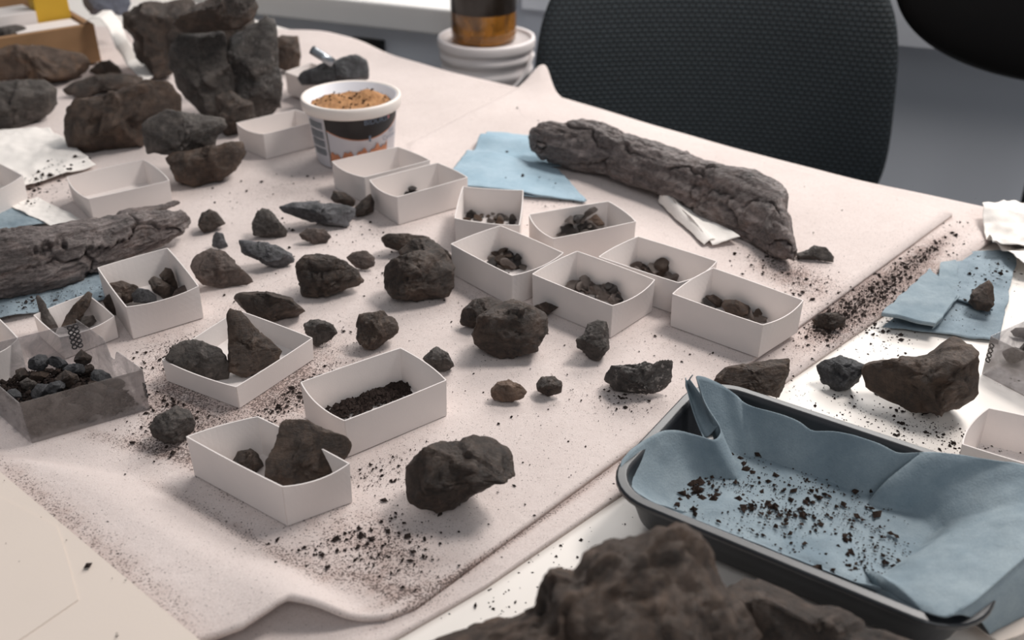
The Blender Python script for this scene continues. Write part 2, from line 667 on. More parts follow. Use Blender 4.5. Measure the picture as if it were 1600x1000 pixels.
def rise_a(px):
    h = .020 * np.exp(-(((px[:, 0] - 850) / 34) ** 2 + ((px[:, 1] - 122) / 22) ** 2))
    # the hump in the near left corner, beyond a dusty crease
    n = np.array([-.52, .854])
    d = (px[:, 0] - 300) * n[0] + (px[:, 1] - 775) * n[1]
    d = d - 75 * (1 - sstep((px[:, 0] - 120) / 160)) * sstep((760 - px[:, 1]) / 60)
    h += .011 * sstep(d / 95) * (1 - sstep((px[:, 0] - 500) / 160))
    h += .006 * sstep(d / 60) * np.exp(-((px[:, 0] - 480) / 90) ** 2)
    h += .0025 * np.exp(-((px[:, 0] + px[:, 1] * 1.92 - 1082) / 26) ** 2) * (px[:, 0] > 640) * (px[:, 0] < 860)
    return h


def rise_b(px):
    return .0012 * np.sin(px[:, 0] / 70.0) * np.exp(-((px[:, 1] - 130) / 160) ** 2)


mat_surface('felt_mat', [(-700, 36), (300, 42), (500, 47), (560, 62), (610, 86), (650, 96), (690, 108), (860, 146), (1000, 190), (1200, 244), (1350, 283), (1605, 337)],
            [(-900, 1500), (-300, 1260), (220, 1120), (590, 1008), (600, 1004), (760, 912)], 260, 150, MB, .004,
            'lower cream felt mat showing past the edge of the upper one', rise_b)
mat_surface('felt_mat', [(-600, 60), (120, 95), (380, 182), (470, 222), (560, 236), (640, 227), (730, 180), (850, 121), (872, 152), (935, 176), (985, 184), (1030, 204), (1120, 226), (1220, 258), (1330, 284), (1489, 333)],
            [(-1000, 1500), (-400, 1220), (100, 1090), (380, 1003), (455, 962), (540, 968), (605, 962), (650, 944)], 330, 220, M, .0038,
            'upper cream felt mat with dusty stains under the card trays', rise_a)


# ---- cream board in the near left corner
def slab_px(name, pts, z, thick, mat, label, cat, wob=0):
    P = [G(x, y, z) for x, y in pts]
    n = len(P)
    v = [tuple(p) for p in P] + [(p[0], p[1], z - thick) for p in P]
    f = [tuple(range(n)), tuple(range(2 * n - 1, n - 1, -1))] + [(i, i + n, (i + 1) % n + n, (i + 1) % n) for i in range(n)]
    o = mesh_obj(name, v, f, mat, smooth=False)
    bm = bmesh.new(); bm.from_mesh(o.data); bmesh.ops.recalc_face_normals(bm, faces=bm.faces); bm.to_mesh(o.data); bm.free()
    tag(o, label, cat)
    return o


slab_px('foam_board', [(-260, 530), (0, 737), (312, 1000), (470, 1150), (200, 1330), (-300, 1180)], M + .0165, .003, MATS['cream_sheet'],
        'smooth cream board lying over the mat in the near left corner', 'board')
slab_px('paper_sheet', [(-150, 700), (88, 822), (98, 850), (122, 937), (30, 1000), (-120, 1090), (-300, 900)], M + .0171, .0005, MATS['cream_sheet'],
        'cream paper sheet resting on the smooth board', 'paper')


# ------------------------------------------------------------------ rocks
ICO = {}


def ico(n):
    if n not in ICO:
        bm = bmesh.new()
        bmesh.ops.create_icosphere(bm, subdivisions=n, radius=1)
        ICO[n] = (np.array([v.co[:] for v in bm.verts]), [tuple(v.index for v in fa.verts) for fa in bm.faces])
        bm.free()
    return ICO[n]


def unit(v):
    v = np.asarray(v, float)
    return v / np.linalg.norm(v)


def fract(P, freq, octv=4, off=0.0, H=.9):
    return np.array([mnoise.fractal(Vector((p[0] * freq + off, p[1] * freq - off, p[2] * freq + 2 * off)), H, 2.1, octv) for p in P])


def cracks(P, freq, off=0.0, aniso=(1, 1, 1), seed=0):
    """F2-F1 of a cell pattern and a per-cell random level"""
    e, c = np.empty(len(P)), np.empty(len(P))
    for i, p in enumerate(P):
        q = Vector((p[0] * freq * aniso[0] + off, p[1] * freq * aniso[1] + off, p[2] * freq * aniso[2] - off))
        d, pts = mnoise.voronoi(q)
        e[i] = d[1] - d[0]
        c[i] = mnoise.cell(pts[0] * 7.3)
    return e, c


def facets(P, freq, off=0.0):
    """broken planes: every cell of a warped cell pattern has its own tilt"""
    out = np.empty(len(P))
    for i, p in enumerate(P):
        q = Vector((p[0] * freq + off, p[1] * freq - off, p[2] * freq + off * .7))
        q = q + mnoise.noise_vector(q * 1.7) * .18
        d, pts = mnoise.voronoi(q)
        rv = mnoise.cell_vector(pts[0] * 7.31) * 2 - Vector((1, 1, 1))
        out[i] = max(-.6, min(.6, (q - pts[0]).dot(rv))) + .25 * rv.x
    return out


def poly_area_centroid(p):
    x, y = p[:, 0], p[:, 1]
    x2, y2 = np.roll(x, -1), np.roll(y, -1)
    cr = x * y2 - x2 * y
    A = cr.sum() / 2
    return np.array([((x + x2) * cr).sum() / (6 * A), ((y + y2) * cr).sum() / (6 * A)])


def polar_table(poly, n=720):
    """distance from origin to polygon along each direction (farthest hit)"""
    out = np.zeros(n)
    a = poly
    b = np.roll(poly, -1, axis=0)
    for i in range(n):
        t = 2 * math.pi * i / n - math.pi
        d = np.array([math.cos(t), math.sin(t)])
        e = b - a
        den = d[0] * e[:, 1] - d[1] * e[:, 0]
        with np.errstate(divide='ignore', invalid='ignore'):
            s = (a[:, 0] * e[:, 1] - a[:, 1] * e[:, 0]) / den
            u = (a[:, 0] * d[1] - a[:, 1] * d[0]) / den
        ok = (np.abs(den) > 1e-12) & (u >= -1e-6) & (u <= 1 + 1e-6) & (s > 0)
        out[i] = s[ok].max() if ok.any() else 0
    z = out == 0
    if z.any():
        idx = np.arange(n)
        out[z] = np.interp(idx[z], idx[~z], out[~z])
    k = np.array([1, 2, 1.]) / 4
    return np.convolve(np.r_[out[-1:], out, out[:1]], k, 'valid')


def lobe(outline, base, depth, seed, sub=5, facet=.13, cuts=10, amp=.05, fine=.02, p=.62, crack=0.0, strata=0.0, sink=.92, zc=None, flat=True, stratadir=None):
    rng = np.random.RandomState(seed)
    pl = np.asarray(outline, float)
    c = poly_area_centroid(pl)
    r = ray(*c)
    w = -unit(r)
    u = unit(np.cross([0, 0, 1.0], w))
    v = np.cross(w, u)
    dist = (base + .01 - CAMZ) / r[2]
    for _ in range(5):
        C = CAM + r * dist
        Q = []
        for x, y in pl:
            d = ray(x, y)
            t = ((C - CAM) @ w) / (d @ w)
            q = CAM + d * t - C
            Q.append((q @ u, q @ v))
        Q = np.array(Q)
        size = .5 * math.sqrt(np.ptp(Q[:, 0]) * np.ptp(Q[:, 1]))
        a = -Q[:, 1].min()
        b = depth * size
        low = math.sqrt((a * v[2]) ** 2 + (b * w[2]) ** 2)
        h = zc if zc is not None else low * sink
        dist = (base + h - CAMZ) / r[2]
    C = CAM + r * dist
    if sub == 4 and np.ptp(pl[:, 0]) > 46: sub = 5
    S, F = ico(sub)
    phi = np.arctan2(S[:, 1], S[:, 0])
    tabl = polar_table(Q)
    R = np.interp((phi + math.pi) / (2 * math.pi) * len(tabl), np.arange(len(tabl) + 1), np.r_[tabl, tabl[0]])
    cl = np.hypot(S[:, 0], S[:, 1])
    rho = cl ** p
    zz = np.sign(S[:, 2]) * np.abs(S[:, 2]) ** (p + .1)
    q = np.stack([rho * np.cos(phi), rho * np.sin(phi), zz], 1)      # normalised
    for i in range(cuts):
        while True:
            n = rng.normal(size=3)
            n /= np.linalg.norm(n)
            if abs(n[2]) > .34: break
        if i % 3 != 2: n[2] = abs(n[2])
        nuv = math.hypot(n[0], n[1])
        d = max(rng.uniform(.40, .72), .90 * nuv)
        ex = q @ n - d
        q = q - np.where(ex > 0, ex * .96, 0)[:, None] * n
    L = np.stack([R * q[:, 0], R * q[:, 1], b * q[:, 2]], 1)
    nrm = L / (np.linalg.norm(L, axis=1)[:, None] + 1e-9)
    off = seed * 3.17
    s1 = size
    disp = .6 * amp * s1 * fract(L, 1.6 / s1, 3, off) + fine * s1 * fract(L, 6.0 / s1, 5, off + 5, .75)
    # chips broken from the surface: a terraced second field
    t = fract(L, 2.6 / s1, 3, off + 11)
    disp += .06 * s1 * (np.floor(t * 3.0) / 3.0 - t) * .9
    disp += facet * s1 * facets(L, 1.7 / s1, off + 2) + .42 * facet * s1 * facets(L, 4.6 / s1, off + 9)
    if crack:
        e, lv = cracks(L, 1.5 / s1, off)
        disp += crack * s1 * ((lv - .5) * .5 - 1.1 * np.exp(-(e / .05) ** 2))
    if strata:
        sd = unit(stratadir if stratadir is not None else (.25, 1, .3))
        k = (L @ sd) / s1 * 7 + 1.3 * fract(L, 1.5 / s1, 3, off + 7)
        disp += strata * s1 * (np.abs((k % 1) - .5) * 2 - .5)
    # keep the silhouette close to what was measured, more freedom on the faces
    keep = .35 + .65 * np.clip(np.abs(q[:, 2]) * 1.6, 0, 1)
    L = L + nrm * (disp * keep)[:, None]
    W = C + L[:, :1] * u + L[:, 1:2] * v + L[:, 2:3] * w
    if flat:
        lowz = base + .0004
        W[:, 2] = np.where(W[:, 2] < lowz, lowz + (W[:, 2] - lowz) * .02, W[:, 2])
    return W, F


ROCKS = []


def rock(name, outlines, label, mat='rock_dark', base=M, depth=.95, seed=1, cat='rock', group=None, **kw):
    if not isinstance(outlines[0][0], (tuple, list)):
        outlines = [outlines]
    VV, FF = [], []
    n0 = 0
    for i, ol in enumerate(outlines):
        W, F = lobe(ol, base, depth, seed + 31 * i, **kw)
        VV.append(W)
        FF += [tuple(k + n0 for k in fa) for fa in F]
        n0 += len(W)
    V = np.vstack(VV)
    c = V.mean(0)
    c[2] = V[:, 2].min()
    o = mesh_obj(name, V, FF, MATS[mat], loc=tuple(c))
    tag(o, label, cat, group)
    ROCKS.append(o)
    return o


def blob(cx, cy, rx, ry, seed, n=9, jit=.16, rot=0):
    rng = np.random.RandomState(seed)
    out = []
    for i in range(n):
        a = 2 * math.pi * (i + rng.uniform(-.25, .25)) / n
        k = 1 + rng.uniform(-jit, jit)
        x, y = rx * k * math.cos(a), ry * k * math.sin(a)
        r = math.radians(rot)
        out.append((cx + x * math.cos(r) - y * math.sin(r), cy + x * math.sin(r) + y * math.cos(r)))
    return out


# stones lying loose on the mat, near to far
rock('stone', [(630, 755), (634, 727), (660, 703), (685, 690), (720, 681), (745, 673), (780, 680), (798, 700), (808, 744), (780, 752), (745, 772), (710, 795), (682, 808), (650, 803), (631, 787)],
     'large dark brown stone, nearest on the mat, right of the frontmost tray', 'rock_dark', seed=3, depth=.95, cuts=11, amp=.06, fine=.03)
rock('stone', [(233, 668), (245, 650), (275, 634), (295, 640), (306, 660), (303, 673), (285, 690), (255, 693), (236, 685)],
     'dark grey stone between the clear plastic box and the frontmost tray', 'rock_grey', seed=4, sub=4)
rock('stone', [(765, 606), (775, 596), (795, 593), (815, 601), (823, 612), (818, 622), (800, 628), (775, 626), (767, 618)],
     'small tan-brown pebble with a hollow, left of the small round one', 'rock_tan', seed=5, sub=4, amp=.08)
rock('stone', [(837, 600), (845, 589), (867, 587), (879, 596), (877, 615), (857, 621), (840, 611)],
     'small dark round pebble right of the tan one', 'rock_dark', seed=6, sub=4, amp=.07, fine=.05)
rock('stone', [(943, 595), (955, 572), (995, 570), (1008, 566), (1025, 572), (1050, 563), (1050, 596), (1030, 613), (1008, 617), (962, 610)],
     'angular stone flecked with white crystals near the black tray corner', 'rock_white', seed=7, depth=.8, amp=.08, fine=.05)
rock('stone', [(900, 531), (912, 522), (918, 505), (933, 499), (948, 502), (951, 515), (952, 545), (935, 566), (920, 560), (902, 543)],
     'dark grey upright stone leaning at the front corner of a white tray', 'rock_grey', seed=8, sub=4, amp=.07, fine=.04)
rock('stone', [[(737, 522), (745, 497), (770, 478), (800, 467), (830, 474), (848, 486), (858, 497), (856, 520), (838, 548), (800, 560), (780, 562), (758, 550), (740, 537)],
               [(835, 478), (853, 471), (873, 480), (860, 489), (848, 498), (832, 494)]],
     'large lumpy dark stone with a pointed spur in the middle of the mat', 'rock_dark', seed=9, depth=.95, amp=.09, fine=.05, cuts=7)
rock('stone', [(718, 505), (722, 485), (738, 468), (765, 463), (788, 472), (770, 500), (740, 514), (720, 507)],
     'small black stone half hidden behind the large lumpy one', 'rock_dark', seed=10, sub=4, base=M)
rock('stone', [(660, 560), (668, 551), (682, 540), (700, 552), (710, 572), (697, 580), (672, 581)],
     'small dark pointed stone at the far corner of a crumb-filled tray', 'rock_grey', seed=11, sub=4, cuts=8)
rock('stone', [(557, 507), (561, 490), (577, 484), (600, 484), (606, 492), (619, 498), (624, 512), (622, 520), (602, 535), (582, 549), (570, 546), (557, 530)],
     'blocky brown stone with sparkling edges beyond the crumb-filled tray', 'rock_brown', seed=12, cuts=10, fine=.035)
rock('stone', [(474, 507), (485, 499), (510, 501), (521, 507), (528, 520), (518, 531), (495, 543), (487, 536), (477, 518)],
     'flat-topped dark grey stone touching the corner of the tray with two slabs', 'rock_grey', seed=13, sub=4, cuts=8)
rock('stone', [(364, 465), (372, 457), (400, 454), (427, 456), (455, 465), (476, 486), (465, 495), (430, 502), (400, 501), (375, 480)],
     'dark oval stone just behind the tray with two slabs', 'rock_dark', seed=14, sub=4, amp=.08, strata=.02)
rock('stone', [(460, 412), (475, 397), (500, 395), (520, 399), (542, 410), (560, 422), (571, 440), (562, 450), (540, 457), (507, 464), (472, 465), (464, 440)],
     'dark stone split by deep cracks, left of the biggest double stone', 'rock_dark', seed=15, cuts=9, crack=.09)
rock('stone', [(540, 403), (550, 394), (572, 391), (586, 402), (585, 416), (570, 423), (555, 418)],
     'flat pale brown round pebble behind the cracked stone', 'rock_pale_brown', seed=16, sub=4, depth=.5)
rock('stone', [[(600, 420), (610, 405), (625, 400), (650, 392), (690, 388), (710, 418), (711, 448), (700, 464), (652, 471), (614, 467), (600, 450)],
               [(622, 392), (640, 372), (668, 371), (690, 386), (706, 398), (710, 415), (690, 430), (650, 428), (630, 412)],
               [(595, 371), (607, 364), (632, 365), (672, 370), (668, 396), (628, 394), (602, 386)]],
     'biggest dark double stone with a layered top slab and side knob', 'rock_dark', seed=17, depth=.85, amp=.06, fine=.035, cuts=6, strata=.02, sink=1.0)
rock('stone', [(296, 416), (302, 400), (330, 387), (352, 392), (378, 420), (396, 440), (390, 446), (345, 451), (317, 445), (307, 435)],
     'brown wedge-shaped stone with a pale rubbed patch beside a tray', 'rock_pale_brown', seed=18, depth=.6, cuts=8, fine=.04)
rock('stone', [(331, 370), (337, 362), (348, 364), (357, 386), (345, 390), (330, 384)],
     'tiny grey stone chip above the brown wedge-shaped stone', 'rock_slate', seed=19, sub=4, depth=.5)
rock('stone', [(370, 380), (373, 374), (400, 377), (432, 381), (457, 395), (459, 409), (437, 421), (415, 413), (385, 402), (373, 393)],
     'flat slate-grey stone slab left of a small flat pebble', 'rock_slate', seed=20, sub=4, depth=.55, cuts=9)
rock('stone', [(467, 366), (480, 357), (507, 356), (518, 370), (510, 380), (492, 382), (472, 374)],
     'small flat brownish pebble below the long slate shard', 'rock_pale_brown', seed=21, sub=4, depth=.6)
rock('stone', [(394, 349), (402, 330), (410, 324), (421, 327), (431, 338), (451, 362), (447, 371), (420, 372), (397, 368)],
     'dark grey pyramid-shaped stone left of the long slate shard', 'rock_grey', seed=22, sub=4, depth=.7, cuts=8)
rock('stone', [(309, 345), (315, 332), (327, 327), (340, 332), (353, 350), (340, 358), (318, 364), (310, 355)],
     'small dark stone at the tip of the left long bone', 'rock_dark', seed=23, sub=4, cuts=8)
rock('stone', [(435, 323), (457, 316), (497, 315), (530, 319), (556, 325), (556, 336), (543, 354), (525, 353), (487, 347), (462, 339), (440, 331)],
     'long flat slate-grey shard with a lit upper face', 'rock_slate', seed=24, depth=.7, cuts=5, amp=.03)
rock('stone', [(514, 310), (520, 297), (540, 301), (556, 313), (552, 323), (525, 317)],
     'small black stone wedged between the slate shard and a tray', 'rock_dark', seed=25, sub=4)
rock('stone', [(554, 324), (563, 314), (579, 302), (586, 314), (584, 331), (565, 340), (555, 338)],
     'black stone leaning against the left side of the tray pair', 'rock_dark', seed=26, sub=4)

# right-hand stones on the bare table and lower mat
rock('stone', [(1113, 594), (1133, 573), (1160, 570), (1200, 561), (1238, 557), (1232, 590), (1217, 623), (1180, 614), (1130, 600)],
     'dark brown slab of stone just behind the black tray', 'rock_brown', base=MB, seed=27, depth=.8, cuts=8, strata=.02)
rock('stone', [(1275, 571), (1287, 562), (1312, 556), (1330, 559), (1353, 571), (1343, 595), (1325, 609), (1305, 611), (1283, 598)],
     'black rounded stone left of the big brown block', 'rock_blue', base=T, seed=28, depth=.85, amp=.06, strata=.02)
rock('stone', [(1342, 577), (1352, 569), (1412, 557), (1450, 548), (1487, 522), (1500, 527), (1530, 549), (1538, 600), (1535, 620), (1500, 638), (1465, 647), (1425, 645), (1387, 627), (1353, 607)],
     'big angular dark brown block of stone on the right of the table', 'rock_brown', base=T, seed=29, depth=.85, amp=.035, fine=.02, cuts=10, p=.62)
rock('stone', [(1512, 472), (1520, 452), (1545, 437), (1552, 446), (1554, 476), (1545, 487), (1525, 485)],
     'small brown stone lying on the folded blue towels', 'rock_brown', base=T + .0075, seed=30, sub=4, cuts=8)
rock('stone', [(1268, 500), (1280, 490), (1300, 488), (1322, 497), (1318, 510), (1298, 517), (1275, 510)],
     'crumbling dark lump at the step between the two mats', 'rock_dark', base=MB, seed=31, sub=4, depth=.5, amp=.14, fine=.09, cuts=2)

# near foreground
rock('boulder', [(640, 1012), (700, 985), (760, 965), (836, 948), (843, 912), (858, 888), (876, 883), (896, 892), (908, 868), (920, 856), (950, 840), (1000, 838), (1030, 826), (1070, 830), (1100, 848), (1125, 900), (1150, 945), (1180, 985), (1200, 1060), (1180, 1180), (1000, 1260), (760, 1220), (640, 1120)],
     'very large blurred dark brown rock at the bottom edge', 'rock_brown', base=T, seed=33, depth=.75, sub=6, amp=.1, fine=.035, cuts=4, p=.8)
rock('boulder', [(1128, 960), (1130, 912), (1180, 904), (1260, 934), (1350, 966), (1450, 1002), (1540, 1040), (1520, 1150), (1320, 1200), (1150, 1150)],
     'blurred dark rock in the shade below the front of the black tray', 'rock_dark', base=T, seed=34, depth=.35, amp=.07)


# ---- pile of big dark rocks at the far left
def pile(ol, label, mat, seed, zlow, **kw):
    kw.setdefault('depth', .8)
    return rock('fossil_rock', ol, label, mat, base=M, seed=seed, zc=zlow, **kw)


rock('fossil_rock', [(97, 207), (104, 165), (112, 152), (150, 148), (180, 145), (225, 125), (262, 128), (285, 150), (282, 185), (245, 195), (222, 228), (170, 238), (130, 243), (104, 236)],
     'long smooth dark rock lying in front of the rock pile on its left', 'rock_brown', seed=41, depth=.7, amp=.04, fine=.015, cuts=7)
rock('fossil_rock', [(257, 246), (270, 234), (325, 230), (355, 224), (380, 219), (386, 240), (368, 268), (345, 283), (310, 292), (275, 284)],
     'rusty dark rock at the foot of the pile, carrying another', 'rock_brown', seed=42, depth=.9)
rock('fossil_rock', [(221, 195), (228, 185), (262, 171), (300, 178), (352, 184), (354, 200), (345, 215), (342, 232), (300, 249), (275, 243), (232, 240), (225, 225)],
     'pale-topped grey rock lying on the rusty one', 'rock_grey', seed=43, depth=.8, base=M + .022, fine=.04, amp=.08)
rock('fossil_rock', [(262, 70), (280, 48), (312, 44), (350, 52), (358, 90), (372, 120), (378, 150), (362, 178), (350, 196), (325, 190), (300, 165), (275, 140), (265, 105)],
     'upright dark rock with a socket near its top, centre of the pile', 'rock_grey', seed=44, depth=.75, amp=.08, fine=.035)
rock('fossil_rock', [(352, 90), (360, 60), (385, 42), (415, 26), (430, 30), (434, 60), (436, 100), (442, 140), (440, 168), (420, 180), (395, 195), (372, 188), (360, 150)],
     'tall jagged rock with glinting crystals, right side of the pile', 'rock_glint', seed=45, depth=.8, amp=.08, fine=.04)
rock('fossil_rock', [(188, 22), (210, 8), (232, 2), (262, 5), (300, -5), (318, 20), (300, 40), (282, 70), (270, 118), (243, 126), (222, 100), (212, 90), (208, 66), (194, 45)],
     'black-brown square rock at the back left of the pile', 'rock_dark', seed=46, depth=.9, amp=.05)
rock('fossil_rock', [(268, 38), (300, 10), (340, -10), (392, -14), (404, 10), (398, 30), (370, 48), (330, 52), (285, 52)],
     'dark slanting rock across the top of the pile', 'rock_dark', seed=47, depth=.8, base=M + .11)
rock('fossil_rock', [(255, 60), (280, 30), (330, 25), (395, 20), (405, 60), (370, 100), (300, 95), (262, 90)],
     'dark rock wedged in the middle of the pile', 'rock_dark', seed=56, depth=.6, base=M + .05)
rock('fossil_rock', [(345, -25), (380, -30), (402, -8), (396, 8), (372, 30), (356, 22)],
     'grey rock tip at the very top of the pile', 'rock_grey', seed=48, depth=.9, base=M + .155, sub=4)
rock('fossil_rock', [(428, 62), (440, 54), (466, 56), (471, 80), (468, 106), (450, 112), (434, 108)],
     'brown square-ended rock behind the pile on its right', 'rock_brown', seed=49, sub=4)
rock('fossil_rock', [(335, 150), (360, 140), (395, 160), (402, 185), (385, 205), (355, 215), (338, 195)],
     'dark rock between the pile and the nearest empty tray', 'rock_dark', seed=50, sub=4)
rock('fossil_rock', [(-30, 135), (0, 126), (30, 124), (70, 124), (90, 138), (90, 162), (70, 185), (40, 198), (-10, 202), (-40, 180)],
     'dark rock at the left edge beside the white tissue', 'rock_grey', seed=51, depth=.9)
rock('fossil_rock', [(-30, 85), (10, 70), (50, 66), (90, 76), (130, 84), (143, 98), (138, 112), (112, 128), (70, 128), (30, 124), (-30, 130)],
     'light brown weathered rock at the far left edge', 'leather_brown', base=M, seed=52, depth=.9, amp=.08)
rock('fossil_rock', [(92, 142), (110, 130), (150, 117), (190, 114), (224, 120), (226, 128), (190, 140), (140, 150), (100, 152)],
     'low dark rock behind the long smooth one', 'rock_dark', seed=53, depth=.6)
rock('fossil_rock', [(-30, 50), (0, 42), (25, 38), (40, 42), (45, 56), (25, 66), (-10, 72), (-40, 65)],
     'dark rock end poking in at the left edge above the brown rock', 'rock_grey', base=MB + .04, seed=54, sub=4)
rock('fossil_rock', [(138, 112), (150, 98), (170, 93), (186, 104), (190, 114), (160, 120)],
     'small brown arched rock in front of the wooden crate', 'rock_brown', base=M, seed=55, sub=4)


# ------------------------------------------------------------------ long bones: lofted along an axis
def bone(name, top, bot, hz, dep, label, mat, seed, ns=260, nr=110, base=M, crack=.1, aniso=(1, 1, 1), freq=26, tilt=0):
    tp = polyline(top, ns)
    bt = polyline(bot, ns)
    V = np.empty((ns, nr, 3))
    mid = (tp + bt) / 2
    hz = np.interp(np.linspace(0, 1, ns), np.linspace(0, 1, len(hz)), hz)
    dep = np.interp(np.linspace(0, 1, ns), np.linspace(0, 1, len(dep)), dep)
    C = np.array([G(mid[i, 0], mid[i, 1], base + hz[i]) for i in range(ns)])
    ax = unit(C[-1] - C[0])
    for i in range(ns):
        w = -unit(ray(*mid[i]))
        w = unit(w - ax * (w @ ax) * .6)
        a, b = ray(*tp[i]), ray(*bt[i])
        pa = CAM + a * (((C[i] - CAM) @ w) / (a @ w))
        pb = CAM + b * (((C[i] - CAM) @ w) / (b @ w))
        c = (pa + pb) / 2
        v = (pa - pb) / 2
        ends = min(1, math.sin(math.pi * (i + .3) / (ns - .4)) * 4) ** .5
        for k in range(nr):
            t = 2 * math.pi * k / nr
            cs, sn = math.cos(t), math.sin(t)
            V[i, k] = c + v * (abs(sn) ** .8 * np.sign(sn)) + w * dep[i] * ends * (abs(cs) ** .75 * np.sign(cs))
    P = V.reshape(-1, 3)
    # local frame for noise: x along the axis
    y = unit(np.cross([0, 0, 1], ax))
    z = np.cross(ax, y)
    L = np.stack([P @ ax, P @ y, P @ z], 1)
    cen = np.repeat(C, nr, axis=0)
    nrm = P - cen
    nrm /= np.linalg.norm(nrm, axis=1)[:, None] + 1e-9
    wv = np.stack([fract(L, 38, 3, seed + k * 7) for k in range(3)], 1) * .012
    e, lv = cracks(L + wv, freq, seed * 1.7, aniso)
    s = .02
    msk = sstep(fract(L, 22, 2, seed + 31) * 1.6 + .75)
    d = crack * s * ((lv - .5) * 1.3 - 2.2 * msk * np.exp(-(e / .028) ** 2))
    q = L * np.array([.28, 1, 1.4])
    t = fract(q, 75, 3, seed + 17)
    d += .13 * s * (np.floor(t * 3.5) / 3.5) + .03 * s * fract(q, 60, 4, seed) + .06 * s * fract(q, 240, 4, seed + 4, .8)
    d += .06 * s * facets(L * np.array([.4, 1, 1]), 60, seed)
    P = P + nrm * d[:, None]
    P[:, 2] = np.where(P[:, 2] < base + .0005, base + .0005, P[:, 2])
    F = []
    for i in range(ns - 1):
        for k in range(nr):
            m = (k + 1) % nr
            F.append((i * nr + k, i * nr + m, (i + 1) * nr + m, (i + 1) * nr + k))
    F.append(tuple(range(nr))[::-1])
    F.append(tuple((ns - 1) * nr + k for k in range(nr)))
    c = P.mean(0)
    c[2] = P[:, 2].min()
    o = mesh_obj(name, P, F, MATS[mat], loc=tuple(c))
    bm = bmesh.new(); bm.from_mesh(o.data); bmesh.ops.recalc_face_normals(bm, faces=bm.faces); bm.to_mesh(o.data); bm.free()
    tag(o, label, 'bone')
    return o


bone('fossil_bone', [(826, 212), (832, 196), (850, 189), (908, 186), (945, 191), (1000, 213), (1060, 236), (1130, 256), (1180, 268), (1216, 284), (1229, 297), (1228, 318), (1234, 345), (1243, 384)],
     [(826, 218), (830, 240), (850, 256), (900, 270), (950, 279), (1000, 297), (1050, 318), (1090, 345), (1130, 370), (1160, 383), (1195, 393), (1222, 402), (1240, 404), (1246, 390)],
     [.026, .028, .026, .024, .022, .020, .018], [.014, .024, .025, .024, .022, .018, .010], 'long dark cracked fossil bone lying on the right behind the trays', 'bone', 61, crack=.13, aniso=(.42, 1, .9), freq=20)
rock('stone', [(1243, 396), (1262, 390), (1272, 384), (1290, 386), (1304, 401), (1302, 410), (1285, 408), (1262, 404), (1245, 404)],
     'small dark splinter at the tip of the right long bone', 'rock_grey', seed=62, sub=4, depth=.6)
bone('fossil_bone', [(-140, 392), (-60, 372), (0, 361), (60, 356), (120, 346), (190, 336), (240, 330), (285, 328), (297, 340)],
     [(-140, 500), (-60, 486), (0, 471), (60, 458), (130, 438), (200, 408), (255, 388), (288, 368), (298, 346)],
     [.028, .027, .026, .024, .022, .018], [.022, .024, .024, .022, .018, .008], 'long dark layered fossil bone reaching in from the left edge', 'bone', 63, crack=.13, aniso=(.4, 1, .9), freq=20)
bone('fossil_bone', [(60, 355), (120, 344), (180, 336), (215, 326), (250, 320), (272, 312), (281, 313)],
     [(60, 372), (120, 362), (180, 352), (215, 344), (250, 334), (272, 325), (281, 321)],
     [.040, .034, .028, .02, .014, .012], [.012, .012, .010, .008, .006, .004], 'thin bone splinter along the top of the left long bone', 'bone', 64, ns=90, nr=40, crack=.06)


# ------------------------------------------------------------------ white card trays
BOXES = {}


